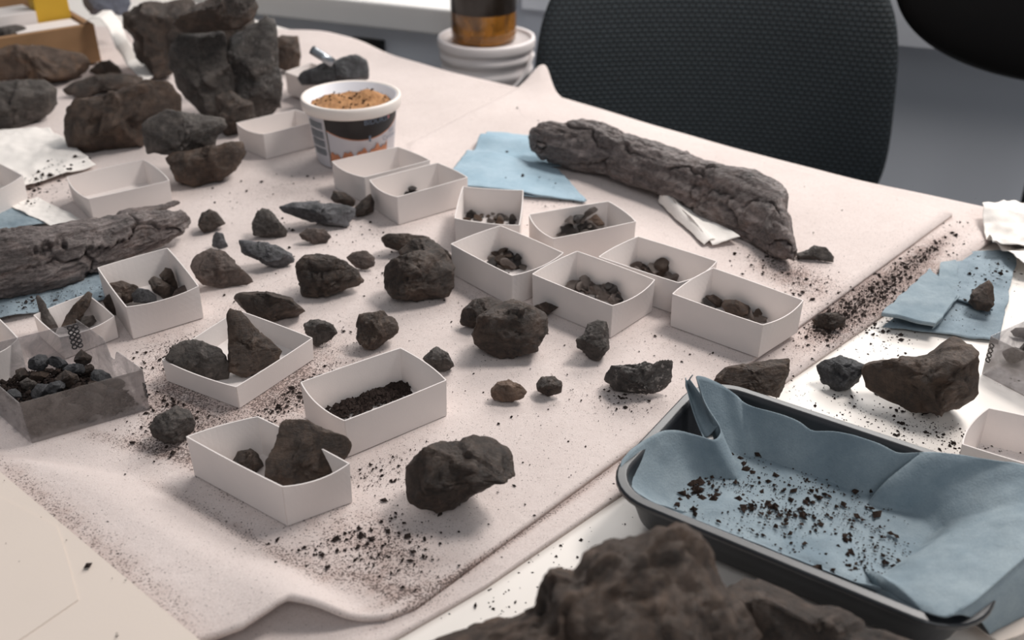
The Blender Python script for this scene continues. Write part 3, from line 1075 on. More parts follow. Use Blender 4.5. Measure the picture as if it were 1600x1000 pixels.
def card_box(key, L, B, R, Nn, label, H=.03, base=M, bow=.0035, flare=.985, group='white card specimen trays'):
    """corners of the rim: left, back, right, near"""
    tops = [G(x, y, base + H)[:2] for x, y in (L, B, R, Nn)]
    ctr = sum(tops) / 4
    e = empty('card_tray', (ctr[0], ctr[1], base))
    tag(e, label, 'tray', group)
    tops = [t - ctr for t in tops]
    bots = [t * flare for t in tops]
    lens = [np.linalg.norm(tops[(i + 1) % 4] - tops[i]) for i in range(4)]
    th = .0009
    for i in range(4):
        a0, a1 = bots[i], bots[(i + 1) % 4]
        b0, b1 = tops[i], tops[(i + 1) % 4]
        mid = (b0 + b1) / 2
        nn = unit(mid)
        d = unit(b1 - b0)
        nn = unit(nn - d * (nn @ d))
        short = lens[i] < (lens[(i + 1) % 4])
        bw = bow if short else .0007
        nu, nv = 13, 6
        V = []
        for side in (0, 1):
            for j in range(nu):
                t = j / (nu - 1)
                tt = .006 + t * .988
                for k in range(nv):
                    s = k / (nv - 1)
                    p = (a0 * (1 - tt) + a1 * tt) * (1 - s) + (b0 * (1 - tt) + b1 * tt) * s
                    p = p + nn * (bw * 4 * t * (1 - t) * s ** 1.5) - nn * th * side
                    z = .0004 + (H - .0004) * s - (.0012 if short else 0) * 4 * t * (1 - t) * s
                    V.append((p[0], p[1], z))
        n = nu * nv
        F = []
        for j in range(nu - 1):
            for k in range(nv - 1):
                q = (j * nv + k, (j + 1) * nv + k, (j + 1) * nv + k + 1, j * nv + k + 1)
                F.append(q)
                F.append(tuple(x + n for x in q[::-1]))
            a, b = j * nv + nv - 1, (j + 1) * nv + nv - 1
            F.append((a, b, b + n, a + n))
            a, b = j * nv, (j + 1) * nv
            F.append((b, a, a + n, b + n))
        for k in range(nv - 1):
            F.append((k, k + 1, k + 1 + n, k + n))
            a = (nu - 1) * nv + k
            F.append((a + 1, a, a + n, a + 1 + n))
        o = part('side_panel', V, F, MATS['card'], e)
        bm = bmesh.new(); bm.from_mesh(o.data); bmesh.ops.recalc_face_normals(bm, faces=bm.faces); bm.to_mesh(o.data); bm.free()
    V = [(p[0] * .985, p[1] * .985, z) for z in (.0003, .0012) for p in bots]
    part('bottom', V, [(0, 1, 2, 3), (7, 6, 5, 4), (0, 4, 5, 1), (1, 5, 6, 2), (2, 6, 7, 3), (3, 7, 4, 0)], MATS['card'], e)
    BOXES[key] = (ctr, bots, base + .0013)
    return e


card_box(8, (290, 682), (403, 650), (547, 724), (441, 761), 'frontmost white card tray, holding a big dark slab', H=.031)
card_box(7, (469, 597), (626, 543), (698, 594), (538, 658), 'white card tray half filled with dark crumbs, front centre')
card_box(6, (252, 562), (372, 484), (489, 528), (369, 605), 'low white card tray holding two big dark slabs', H=.019, bow=.001)
card_box(3, (152, 418), (262, 387), (311, 447), (197, 480), 'white card tray of brown stones in front of the left long bone')
card_box(4, (52, 492), (136, 459), (179, 494), (93, 527), 'small white card tray with two upright shards behind the clear plastic box', H=.02)
card_box(5, (-75, 505), (-25, 476), (29, 528), (-30, 560), 'white card tray cut by the left edge above the clear plastic box')
card_box(1, (104, 276), (224, 249), (265, 282), (138, 311), 'empty white card tray behind the left long bone', H=.026)
card_box(2, (-110, 278), (-20, 246), (36, 274), (-45, 312), 'white card tray cut by the left edge on the dirty tissue')
card_box(9, (369, 192), (461, 171), (504, 187), (411, 210), 'empty white card tray left of the sand tub')
card_box(10, (518, 252), (622, 229), (672, 250), (569, 277), 'empty white card tray in front of the sand tub')
card_box(11, (577, 281), (684, 254), (731, 277), (620, 308), 'white card tray with a few dark chips beside the empty one by the tub')
card_box(12, (723, 291), (818, 297), (812, 352), (710, 341), 'square white card tray of small chips by the pale blue towel', bow=.001)
card_box(13, (704, 381), (782, 352), (881, 395), (800, 431), 'white card tray of chips right of the biggest double stone')
card_box(14, (826, 335), (951, 314), (994, 346), (864, 373), 'white card tray of dark chips with one tan block, nearest the right bone')
card_box(16, (935, 401), (997, 369), (1121, 408), (1060, 442), 'white card tray of chips, behind and between two others')
card_box(15, (831, 428), (902, 392), (1024, 437), (957, 478), 'white card tray with two heaps of speckled chips, centre of the cluster')
card_box(17, (1050, 459), (1114, 418), (1256, 469), (1192, 508), 'rightmost white card tray of the cluster, holding brown blocks')
card_box(18, (1503, 694), (1544, 637), (1690, 672), (1650, 738), 'nearly empty white card tray at the right edge behind the towel', base=T)
card_box(19, (445, 112), (486, 98), (560, 118), (520, 138), 'white card tray under the dark layered rock behind the tub', base=M)

# slabs and stones standing in trays
f8 = BOXES[8][2]
rock('stone_slab', [(410, 756), (418, 722), (430, 688), (436, 662), (450, 655), (482, 655), (505, 672), (528, 680), (548, 690), (545, 716), (530, 745), (500, 765), (460, 775), (425, 768)],
     'big dark slab leaning out of the frontmost tray', 'rock_brown', base=f8, seed=71, depth=.33, cuts=6, amp=.04, fine=.012, p=.6, zc=.024)
rock('stone', [(362, 722), (372, 706), (390, 701), (406, 708), (412, 728), (395, 742), (370, 738)], 'small dark stone beside the slab in the frontmost tray', 'rock_dark', base=f8, seed=72, sub=4)
f6 = BOXES[6][2]
rock('stone_slab', [(258, 560), (266, 540), (290, 532), (318, 530), (345, 545), (360, 570), (358, 592), (330, 596), (295, 582), (268, 570)],
     'flat dark slab lying in the left of the low tray', 'rock_grey', base=f6, seed=73, depth=.5, fine=.03, zc=.016)
rock('stone_slab', [(357, 580), (357, 530), (350, 485), (356, 475), (375, 480), (392, 500), (408, 520), (430, 535), (448, 550), (440, 566), (410, 578), (385, 592)],
     'tall pointed dark slab standing in the low tray', 'rock_brown', base=f6, seed=74, depth=.4, fine=.015, amp=.03, zc=.021, p=.6)
f3 = BOXES[3][2]
rock('stone', [(166, 462), (170, 443), (190, 438), (215, 447), (222, 465), (205, 475), (180, 472)], 'flat brown stone left in the tray of brown stones', 'rock_brown', base=f3, seed=75, sub=4, depth=.7)
rock('stone', [(205, 460), (215, 450), (232, 452), (245, 462), (246, 474), (225, 480), (208, 474)], 'dark green-grey stone in the middle of the tray of brown stones', 'rock_blue', base=f3, seed=76, sub=4)
rock('stone', [(232, 440), (240, 431), (256, 438), (274, 452), (272, 464), (255, 468), (238, 455)], 'oblong dark stone with a pale ridge in the tray of brown stones', 'rock_dark', base=f3, seed=77, sub=4)
rock('stone', [(248, 430), (258, 418), (268, 420), (276, 440), (280, 455), (268, 452), (256, 440)], 'brown stone at the back of the tray of brown stones', 'rock_brown', base=f3, seed=78, sub=4)
rock('stone', [(265, 468), (275, 452), (292, 443), (299, 450), (296, 460), (280, 468)], 'tan stone in the right corner of the tray of brown stones', 'rock_pale_brown', base=f3, seed=79, sub=4)
rock('stone', [(188, 478), (205, 472), (226, 474), (232, 484), (215, 492), (196, 490)], 'dark flat stone at the front of the tray of brown stones', 'rock_grey', base=f3, seed=80, sub=4, depth=.5)
f4 = BOXES[4][2]
rock('stone_slab', [(55, 462), (60, 460), (70, 475), (82, 495), (92, 512), (85, 522), (70, 515), (62, 490)], 'thin dark shard standing left in the small tray', 'rock_grey', base=f4, seed=81, sub=4, depth=.5, zc=.014)
rock('stone_slab', [(94, 512), (104, 492), (122, 470), (138, 454), (145, 458), (140, 478), (125, 500), (108, 516)], 'dark shard slanting up from the right of the small tray', 'rock_brown', base=f4, seed=82, sub=4, depth=.5, zc=.014)
rock('stone', [(118, 508), (124, 496), (145, 492), (152, 502), (140, 512)], 'dark chip in the right corner of the small tray', 'rock_grey', base=f4, seed=83, sub=4)
rock('stone', [(160, 470), (172, 455), (190, 458), (190, 478), (182, 494), (168, 488)], 'dark stone wedged between the small tray and its neighbour', 'rock_dark', seed=84, sub=4)

# dark rock on the tray behind the tub
rock('fossil_rock', [(464, 122), (470, 112), (490, 105), (505, 98), (535, 88), (555, 84), (573, 94), (577, 108), (575, 124), (545, 128), (500, 134), (470, 134)],
     'black layered rock resting on the white tray behind the tub', 'rock_blue', base=M + .030, seed=85, depth=.7, strata=.03, fine=.03)
rock('stone', [(480, 132), (520, 128), (574, 120), (572, 132), (530, 150), (490, 152)], 'grey rock under the black layered one behind the tub', 'rock_grey', base=M + .004, seed=86, depth=.7, sub=4)
p0, p1 = AT(487, 78, 1.235), AT(520, 98, 1.235)
v, f = tube_vf([p0, p0 + (p1 - p0) * .15, p0 + (p1 - p0) * .5, p1], .0055, 10)
e = mesh_obj('metal_tool', v, f, MATS['steel'])
tag(e, 'short metal rod leaning on the black layered rock', 'tool')

# ------------------------------------------------------------------ chips lying in the trays
CHIP = {}


def chip_mesh(k, mat):
    if (k, mat) not in CHIP:
        rng = np.random.RandomState(900 + k)
        S, F = ico(3)
        q = S.copy()
        for i in range(13):
            n = unit(rng.normal(size=3))
            d = rng.uniform(.38, .72)
            ex = q @ n - d
            q = q - np.where(ex > 0, ex, 0)[:, None] * n
        q = q * 1.25 + unit_rows(q) * (.03 * fract(q, 3, 3, k + 3))[:, None]
        me = bpy.data.meshes.new('stone_chip')
        me.from_pydata(q.tolist(), [], F)
        me.materials.append(MATS[mat])
        CHIP[(k, mat)] = me
    return CHIP[(k, mat)]


def unit_rows(q):
    return q / (np.linalg.norm(q, axis=1)[:, None] + 1e-9)


def inside_quad(p, q, margin):
    for i in range(4):
        a, b = q[i], q[(i + 1) % 4]
        n = np.array([-(b - a)[1], (b - a)[0]])
        n = n / np.linalg.norm(n)
        if n @ (-a) < 0: n = -n                   # towards the tray's middle
        if (p - a) @ n < margin: return False
    return True


def chips(key, label, group, spots, n, size, mats, seed, floor=None, heap=1.0):
    """spots: (px, py, rx, ry) patches of the tray floor"""
    rng = np.random.RandomState(seed)
    fl = floor if floor is not None else BOXES[key][2]
    for i in range(n):
        sx, sy, rx, ry = spots[i % len(spots)]
        r, a = 1.25 * math.sqrt(rng.uniform(0, 1)), rng.uniform(0, 6.283)
        s = size * rng.uniform(.55, 1.25)
        lift = max(0, 1 - r) * heap * size * 1.6 * (1 if i >= n * .4 else .1)
        p = G(sx + rx * r * math.cos(a), sy + ry * r * math.sin(a), fl)
        bc_, bb_, _ = BOXES[key]
        for _k in range(30):                      # keep the chip inside its tray
            if inside_quad(p[:2] - bc_, bb_, .75 * s + .002): break
            p[:2] = bc_ + (p[:2] - bc_) * .93
        o = bpy.data.objects.new('stone_chip', chip_mesh(rng.randint(0, 7), mats[rng.randint(0, len(mats))]))
        COL.objects.link(o)
        flatk = rng.uniform(.45, .8)
        o.scale = (s * rng.uniform(.8, 1.3), s * rng.uniform(.7, 1.0), s * flatk)
        o.rotation_euler = (rng.uniform(-.4, .4), rng.uniform(-.4, .4), rng.uniform(0, 6.28))
        o.location = (p[0], p[1], fl + s * flatk * .62 + lift)
        tag(o, label, 'rock chip', group)


chips(11, 'dark stone chip in the tray with few chips beside the empty tray', 'chips in the tray by the tub', [(630, 297, 14, 3)], 9, 0.0065, ['rock_chip_dark'], 1)
chips(12, 'small stone chip in the square white tray', 'chips in the square tray', [(760, 343, 36, 5), (790, 346, 14, 5), (735, 342, 10, 4)], 30, 0.0046, ['rock_chip', 'rock_chip_dark', 'rock_tan'], 2)
chips(13, 'dark stone chip in the tray right of the biggest double stone', 'chips in the tray by the double stone', [(800, 412, 30, 9), (790, 408, 20, 7)], 33, 0.0062, ['rock_chip', 'rock_chip_dark', 'rock_brown'], 3)
chips(14, 'dark glinting chip in the tray nearest the right bone', 'chips in the tray nearest the right bone', [(868, 362, 18, 4), (900, 356, 22, 5), (940, 347, 22, 4)], 40, 0.0067, ['rock_chip', 'rock_chip_dark', 'rock_chip'], 4, heap=2.6)
chips(15, 'speckled chip in the left heap of the centre tray', 'left heap in the centre tray', [(918, 446, 30, 10)], 27, 0.0065, ['rock_chip', 'rock_pale_brown', 'rock_chip'], 5)
chips(15, 'speckled chip in the right heap of the centre tray', 'right heap in the centre tray', [(968, 458, 26, 10)], 24, 0.0071, ['rock_chip', 'rock_chip', 'rock_chip_dark'], 6)
chips(16, 'flat brown chip in the tray behind and between two others', 'chips in the rear tray of the cluster', [(1020, 416, 34, 8), (1045, 426, 26, 8)], 31, 0.0065, ['rock_brown', 'rock_chip', 'rock_pale_brown'], 7)
f14 = BOXES[14][2]
rock('stone', [(916, 341), (932, 334), (946, 350), (936, 358), (924, 360)], 'tan rectangular block among dark chips in the tray nearest the right bone', 'rock_tan', base=f14 + .004, seed=91, sub=4, depth=.6, p=.5)
f17 = BOXES[17][2]
rock('stone', [(1099, 470), (1103, 461), (1114, 459), (1129, 469), (1127, 480), (1110, 478)], 'brown block at the left of the rightmost tray', 'rock_brown', base=f17, seed=92, sub=4, p=.55)
rock('stone', [(1127, 478), (1131, 468), (1150, 468), (1172, 477), (1172, 488), (1158, 497), (1135, 490)], 'larger brown block in the middle of the rightmost tray', 'rock_brown', base=f17, seed=93, sub=4, p=.55)
chips(17, 'small chip at the front of the rightmost tray', 'chips in the rightmost tray', [(1185, 497, 18, 6), (1120, 480, 16, 4)], 15, 0.0054, ['rock_chip', 'rock_chip_dark', 'rock_brown'], 8)


# ------------------------------------------------------------------ crumbs (uncountable dirt)
def crumbs_mesh(name, pos, sizes, mat, label, cat='dirt'):
    rng = np.random.RandomState(len(pos))
    base = np.array([(1, 0, 0), (-1, 0, 0), (0, 1, 0), (0, -1, 0), (0, 0, .7), (0, 0, -.5)], float)
    n = len(pos)
    V = base[None] * rng.uniform(.5, 1.3, (n, 6, 1)) + rng.normal(0, .12, (n, 6, 3))
    a = rng.uniform(0, 6.283, n)
    ca, sa = np.cos(a), np.sin(a)
    st = rng.uniform(.55, 1.5, n)
    x = V[:, :, 0] * st[:, None]
    y = V[:, :, 1]
    V2 = np.stack([x * ca[:, None] - y * sa[:, None], x * sa[:, None] + y * ca[:, None], V[:, :, 2]], 2)
    V2 = V2 * sizes[:, None, None] + np.asarray(pos)[:, None, :]
    V2[:, :, 2] += sizes[:, None] * .3
    tri = np.array([(0, 2, 4), (2, 1, 4), (1, 3, 4), (3, 0, 4), (2, 0, 5), (1, 2, 5), (3, 1, 5), (0, 3, 5)])
    F = (tri[None] + (np.arange(n) * 6)[:, None, None]).reshape(-1, 3)
    o = mesh_obj(name, V2.reshape(-1, 3), F.tolist(), mat, smooth=False)
    tag(o, label, cat, None, 'stuff')
    return o


def scatter(zones, z, per, seed, zfn=None):
    rng = np.random.RandomState(seed)
    P, S = [], []
    for zn in zones:
        n = int(per * zn[5] * (zn[2] * zn[3]) / 1000.0)
        a = math.radians(zn[4])
        p, q = rng.normal(size=n) * zn[2] * .75, rng.normal(size=n) * zn[3] * .75
        x = zn[0] + p * math.cos(a) - q * math.sin(a)
        y = zn[1] + p * math.sin(a) + q * math.cos(a)
        s = zn[6] * .001 * np.minimum(.20 * rng.pareto(1.9, n) + .20, 1.35)
        for i in range(n):
            P.append(G(x[i], y[i], z))
            S.append(s[i])
    P, S = np.array(P), np.array(S)
    if zfn is not None:
        P[:, 2] += zfn(to_px(P))
    return P, S


INSIDE = [[np.array(b) + BOXES[k][0] for b in BOXES[k][1]] for k in (1, 3, 4, 6, 7, 8, 9, 10, 11, 12, 13, 14, 15, 16, 17)]


def outside_boxes(P):
    keep = np.ones(len(P), bool)
    for q in INSIDE:
        q = np.array(q)
        s = np.ones(len(P), bool)
        sg = np.sign((q[1][0] - q[0][0]) * (q[2][1] - q[0][1]) - (q[1][1] - q[0][1]) * (q[2][0] - q[0][0]))
        for i in range(4):
            a, b = q[i], q[(i + 1) % 4]
            s &= sg * ((b[0] - a[0]) * (P[:, 1] - a[1]) - (b[1] - a[1]) * (P[:, 0] - a[0])) > -.001
        keep &= ~s
    return keep


P, S = scatter(ZONES, M, 330, 5, rise_a)
k = outside_boxes(P)
crumbs_mesh('dirt_crumbs', P[k], S[k], MATS['dirt'], 'dark dirt crumbs scattered over the upper felt mat')
P, S = scatter(STRIP, MB, 500, 6)
dline = (P[:, 0] - G(1489, 333, MB)[0]) * (G(1250, 512, MB)[1] - G(1489, 333, MB)[1]) - (P[:, 1] - G(1489, 333, MB)[1]) * (G(1250, 512, MB)[0] - G(1489, 333, MB)[0])
k = dline < 0 if (G(1500, 500, MB)[0] - G(1489, 333, MB)[0]) * (G(1250, 512, MB)[1] - G(1489, 333, MB)[1]) - (G(1500, 500, MB)[1] - G(1489, 333, MB)[1]) * (G(1250, 512, MB)[0] - G(1489, 333, MB)[0]) < 0 else dline > 0
crumbs_mesh('dirt_crumbs', P[k], S[k], MATS['dirt'], 'dark grit caught along the step between the two mats')
P, S = scatter([(1430, 670, 80, 22, 14, .5, 1.5), (1330, 640, 60, 30, 20, .12, 1.6), (1400, 520, 40, 20, -30, .5, 2.0), (1365, 512, 14, 8, 0, 1, 2.2), (1480, 690, 60, 16, 14, .4, 1.4), (1590, 590, 30, 12, 0, .4, 1.3), (1270, 620, 30, 14, 0, .15, 1.5),
                (860, 880, 110, 50, -30, .05, 1.6), (800, 960, 70, 30, -20, .08, 1.8), (520, 985, 40, 12, 0, .5, 1.8)], T, 330, 7)
crumbs_mesh('dirt_crumbs', P, S, MATS['dirt'], 'sparse dark crumbs on the bare white table')
P, S = scatter([(60, 825, 60, 60, 0, .012, 1.8), (180, 960, 40, 40, 0, .012, 2.4)], M + .0172, 330, 8)
if len(P): crumbs_mesh('dirt_crumbs', P, S, MATS['dirt'], 'a few dark specks on the cream board')
# crumbs in the half-filled tray
rng = np.random.RandomState(3)
P, S = [], []
for i in range(2600):
    t, s = rng.uniform(-1, 1), rng.normal() * .5
    x, y = 575 + t * 62 + s * 8, 629 - t * 24 + s * 12
    if abs(s) > 1.1: continue
    h = .006 * (1 - min(1, abs(s)) ** 2) * (1 - abs(t) ** 4) * (.6 + .4 * math.sin(t * 9))
    P.append(G(x, y, BOXES[7][2]) + np.array([0, 0, max(0, h) * rng.uniform(.3, 1)]))
    S.append(.001 * rng.uniform(.5, 2.4) * (.6 if rng.uniform() < .7 else 1.3))
crumbs_mesh('dirt_crumbs', P, np.array(S), MATS['dirt'], 'dark crumbs heaped in the front centre tray')
for key, pts, lab in ((13, [(800, 412, 34, 10)], 'dust under the chips right of the double stone'), (14, [(905, 357, 50, 9)], 'dust under the chips nearest the right bone'),
                      (15, [(940, 452, 50, 12)], 'dust under the chips in the centre tray'), (16, [(1030, 420, 44, 10)], 'dust under the chips in the rear tray'), (12, [(765, 344, 44, 5)], 'dust under the chips in the square tray')):
    P, S = scatter([(pts[0][0], pts[0][1], pts[0][2] * .8, pts[0][3] * .8, 8, 1, 1.3)], BOXES[key][2], 700, key)
    crumbs_mesh('dirt_crumbs', P, S, MATS['dirt'], lab)
P, S = scatter([(1570, 700, 50, 14, 10, .5, .9)], BOXES[18][2], 400, 77)
crumbs_mesh('dirt_crumbs', P, S, MATS['dirt_brown'], 'reddish dust in the tray at the right edge')


# ------------------------------------------------------------------ paper towels and tissue
def sheet(name, corners, z, mat, label, cat, nu=60, nv=50, amp=.002, freq=30, seed=1, thick=.0006, ridged=False, zc=(0, 0, 0, 0), edge=.0015, zfn=None):
    A, B, C, D = [G(c[0], c[1], z + (c[2] if len(c) > 2 else 0)) for c in corners]
    P = []
    for i in range(nu):
        u = i / (nu - 1)
        for j in range(nv):
            w = j / (nv - 1)
            p = (A * (1 - u) + B * u) * (1 - w) + (D * (1 - u) + C * u) * w
            zz = (zc[0] * (1 - u) + zc[1] * u) * (1 - w) + (zc[3] * (1 - u) + zc[2] * u) * w
            f = mnoise.fractal(Vector((p[0] * freq + seed, p[1] * freq, seed * 2.0)), .9, 2.0, 4)
            if ridged: f = 1 - 2 * abs(f)
            e1 = mnoise.noise(Vector((p[0] * 60, p[1] * 60, seed + 9)))
            e2 = mnoise.noise(Vector((p[0] * 60, p[1] * 60, seed + 19)))
            q = p + np.array([e1 * edge, e2 * edge, max(0, amp * (f * .5 + .5)) + zz])
            if zfn: q[2] += zfn(u, w)
            P.append(q)
    o = mesh_obj(name, P, grid_faces(nu, nv), mat)
    if o.data.polygons[0].normal.z < 0: o.data.flip_normals()
    m = o.modifiers.new('thickness', 'SOLIDIFY')
    m.thickness = thick
    m.offset = 1
    tag(o, label, cat)
    return o


# under the right bone: pale blue folded towel
sheet('paper_towel', [(762, 207), (850, 215), (915, 262), (725, 262)], M + .001, MATS['towel_light'], 'pale blue towel layer with a curled back edge, under the right bone', 'towel', amp=.002, seed=2,
      zfn=lambda u, w: .010 * math.exp(-((w - .35) / .18) ** 2) * (1 - .7 * u))
sheet('paper_towel', [(730, 237), (872, 262), (915, 312), (690, 292)], M + .0045, MATS['towel_light'], 'top layer of the pale blue towel, dotted with crumbs', 'towel', amp=.0015, seed=3, thick=.0012,
      zfn=lambda u, w: .003 * math.sin(u * 5))
sheet('paper_towel', [(735, 245), (870, 268), (918, 315), (692, 297)], M + .001, MATS['towel_light'], 'bottom layer of the pale blue towel in front of the right bone', 'towel', amp=.0015, seed=4, thick=.0012)
rng = np.random.RandomState(9)
P = [G(x, y, M + .0078) for x, y in ((783, 255), (760, 250), (790, 279), (817, 275), (843, 277), (858, 281), (868, 287), (792, 238), (780, 253))]
crumbs_mesh('dirt_crumbs', P, np.array([.0018, .0012, .0016, .0024, .0009, .0008, .0012, .002, .0015]), MATS['sand_speck'], 'few crumbs lying on the pale blue towel')
# white tissue propping the bone
sheet('tissue', [(1032, 312), (1064, 318), (1156, 380), (1112, 386)], M + .001, MATS['tissue'], 'white tissue wedged under the right bone', 'tissue', amp=.003, freq=50, seed=5,
      zfn=lambda u, w: .012 * (1 - u) ** 2 * (1 - w) ** .5 + .004 * u)
sheet('tissue', [(1028, 316), (1040, 312), (1125, 378), (1100, 384)], M + .0012, MATS['tissue'], 'curled edge of white tissue in front of the right bone', 'tissue', amp=.002, freq=60, seed=6,
      zfn=lambda u, w: .011 * math.sin(math.pi * min(1, u * 1.1)) * (1 - .6 * w))
# right folded blue towels
sheet('paper_towel', [(1500, 398), (1590, 395), (1560, 535), (1380, 515)], T + .001, MATS['towel_dusty'], 'dusty blue towel spread under the folded one at the right', 'towel', amp=.004, seed=7, thick=.001)
sheet('paper_towel', [(1468, 415), (1493, 412), (1497, 470), (1458, 520)], T + .006, MATS['towel_blue'], 'blue towel fold standing between two layers', 'towel', amp=.004, seed=8, thick=.0015)
sheet('paper_towel', [(1452, 425), (1494, 470), (1460, 520), (1374, 503)], T + .006, MATS['towel_blue'], 'folded blue towel with a dark rolled front edge', 'towel', amp=.003, seed=9, thick=.003,
      zfn=lambda u, w: .004 * w)
sheet('paper_towel', [(1494, 412), (1545, 408), (1550, 488), (1490, 470)], T + .0055, MATS['towel_dusty'], 'flat blue towel layer carrying a brown stone', 'towel', amp=.002, seed=10, thick=.0015)
P, S = scatter([(1530, 450, 40, 40, 0, .25, 1.6), (1480, 500, 50, 20, 0, .2, 1.5), (1560, 420, 20, 16, 0, .4, 2.2)], T + .0085, 300, 15)
crumbs_mesh('dirt_crumbs', P, S, MATS['dirt'], 'dark crumbs on the folded blue towels')
# tissue at the far right
sheet('tissue', [(1530, 338), (1640, 330), (1660, 410), (1545, 400)], MB + .001, MATS['tissue'], 'crumpled white tissue at the right edge behind the towels', 'tissue', amp=.016, freq=12, seed=11, ridged=True)
sheet('tissue', [(1545, 385), (1650, 375), (1680, 450), (1592, 432)], T + .002, MATS['tissue'], 'white tissue flap hanging over the blue towels', 'tissue', amp=.014, freq=11, seed=12, ridged=True)
# left: dirty tissue and bluish scraps
sheet('tissue', [(-40, 212), (78, 205), (150, 262), (-60, 330)], M + .001, MATS['tissue'], 'dirty white tissue spread at the left edge', 'tissue', amp=.006, freq=12, seed=13, ridged=True)
P, S = scatter([(90, 262, 26, 12, -30, 1, 2.6), (70, 300, 50, 14, -10, .6, 2.0), (50, 285, 20, 10, 0, .8, 2.4), (120, 240, 30, 10, -10, .3, 1.6)], M + .006, 360, 16)
crumbs_mesh('dirt_crumbs', P, S, MATS['dirt'], 'dark crumbs on the dirty tissue at the left')
sheet('paper_towel', [(-60, 335), (20, 322), (75, 352), (-60, 375)], M + .001, MATS['towel_blue'], 'blue towel scrap behind the left long bone', 'towel', amp=.004, seed=14)
sheet('paper_towel', [(-40, 455), (170, 425), (175, 468), (-40, 512)], M + .001, MATS['towel_dusty'], 'dusty blue towel under the front of the left long bone', 'towel', amp=.006, seed=15)
sheet('tissue', [(10, 322), (60, 312), (140, 352), (90, 362)], M + .002, MATS['tissue'], 'white paper edge behind the left long bone', 'tissue', amp=.005, seed=16)
P, S = scatter([(80, 465, 90, 12, -14, .6, 1.6), (40, 480, 50, 8, -14, .6, 1.8)], M + .006, 330, 17)
crumbs_mesh('dirt_crumbs', P, S, MATS['dirt'], 'dirt on the dusty towel below the left bone')

# ------------------------------------------------------------------ black baking tray with blue towel
ZR = M + .032
FLv, NLv = G(1101, 589, ZR), G(935, 753, ZR)
ud = unit((G(1470, 705, ZR) - G(1130, 598, ZR))[:2])
ud2 = unit((G(1432, 970, ZR) - G(1007, 786, ZR))[:2])
ux = unit(ud + ud2)
uy = np.array([-ux[1], ux[0]])
bmid, fmid = G(1300, 651, ZR)[:2], G(1200, 872, ZR)[:2]
depth_t = abs((bmid - fmid) @ uy)
lm = G(1010, 678, ZR)[:2]
cmid = lm + uy * ((((bmid + fmid) / 2) - lm) @ uy)
LEN = abs((G(1440, 975, ZR) - G(935, 753, ZR))[:2] @ ux) + .026
tc = cmid + ux * (LEN / 2)
tray = empty('baking_tray', (tc[0], tc[1], M + .0006), math.atan2(ux[1], ux[0]))
tag(tray, 'black metal baking tray lined with a blue paper towel', 'tray')
HX, HY, HZ = LEN / 2, depth_t / 2, .032


def rrect(hx, hy, r, n=10):
    pts = []
    for (sx, sy, a0) in ((1, 1, 0), (-1, 1, 90), (-1, -1, 180), (1, -1, 270)):
        for i in range(n):
            a = math.radians(a0 + 90 * i / (n - 1))
            pts.append((sx * (hx - r) + r * math.cos(a), sy * (hy - r) + r * math.sin(a)))
    return pts


def loops_vf(loops):
    n = len(loops[0])
    v, f = [], []
    for l in loops: v += l
    for j in range(len(loops) - 1):
        for i in range(n):
            k = (i + 1) % n
            f.append((j * n + i, j * n + k, (j + 1) * n + k, (j + 1) * n + i))
    f.append(tuple(range(n))[::-1])
    f.append(tuple((len(loops) - 1) * n + i for i in range(n)))
    return v, f


def RL(dx, z, r):
    return [(x, y, z) for x, y in rrect(HX - dx, HY - dx, r)]


v, f = loops_vf([RL(.018, 0, .020), RL(.014, .002, .022), RL(.0065, HZ - .004, .026), RL(.006, HZ - .001, .026), RL(.007, HZ - .001, .026), RL(.008, HZ - .004, .025), RL(.016, .003, .021), RL(.020, .0015, .018)])
part('pan', v, f, MATS['tray_metal'], tray, True)
v, f = loops_vf([RL(.007, HZ - .002, .026), RL(.0008, HZ - .0045, .031), RL(0, HZ - .003, .032), RL(0, HZ - .0012, .032), RL(.001, HZ - .0002, .031), RL(.0058, HZ, .027), RL(.007, HZ - .0008, .026)])
f = f[:-2]
o = part('rim', v, f, MATS['tray_metal'], tray, False)
bevel(o, .0004, 2)

# towel inside the tray
TF = M + .0045
edge = [(990, 770, .022), (972, 750, .028), (968, 722, .034), (985, 702, .036), (1005, 688, .036), (1035, 673, .036), (1060, 672, .034), (1090, 680, .031), (1117, 689, .029), (1127, 676, .030),
        (1122, 662, .034), (1107, 642, .040), (1096, 620, .046), (1092, 600, .053), (1084, 586, .058), (1098, 588, .056), (1127, 601, .047), (1150, 617, .041), (1156, 625, .036), (1170, 634, .034), (1200, 641, .036), (1225, 648, .037), (1250, 658, .036), (1268, 674, .031), (1300, 673, .035),
        (1340, 681, .038), (1380, 695, .037), (1402, 708, .033), (1430, 707, .036), (1470, 708, .041), (1530, 716, .043), (1580, 722, .043), (1640, 738, .046), (1696, 774, .049), (1668, 814, .048), (1622, 854, .045), (1565, 904, .043), (1520, 944, .042), (1480, 968, .039), (1448, 959, .033), (1415, 946, .025),
        (1378, 918, .012), (1340, 912, .007), (1270, 886, .005), (1180, 850, .005), (1100, 818, .005), (1040, 794, .008)]
E3 = np.array([G(x, y, M + z) for x, y, z in edge])
E3 = np.vstack([E3, E3[:1]])
E3 = polyline(E3, 321)[:-1]
E3s = E3.copy()
for _ in range(2):
    E3s = (np.roll(E3s, 1, 0) + 2 * E3s + np.roll(E3s, -1, 0)) / 4
cen = G(1290, 800, TF)
rings = np.r_[np.linspace(.02, .62, 18), np.linspace(.66, 1.0, 26)]
V = []
ne = len(E3s)
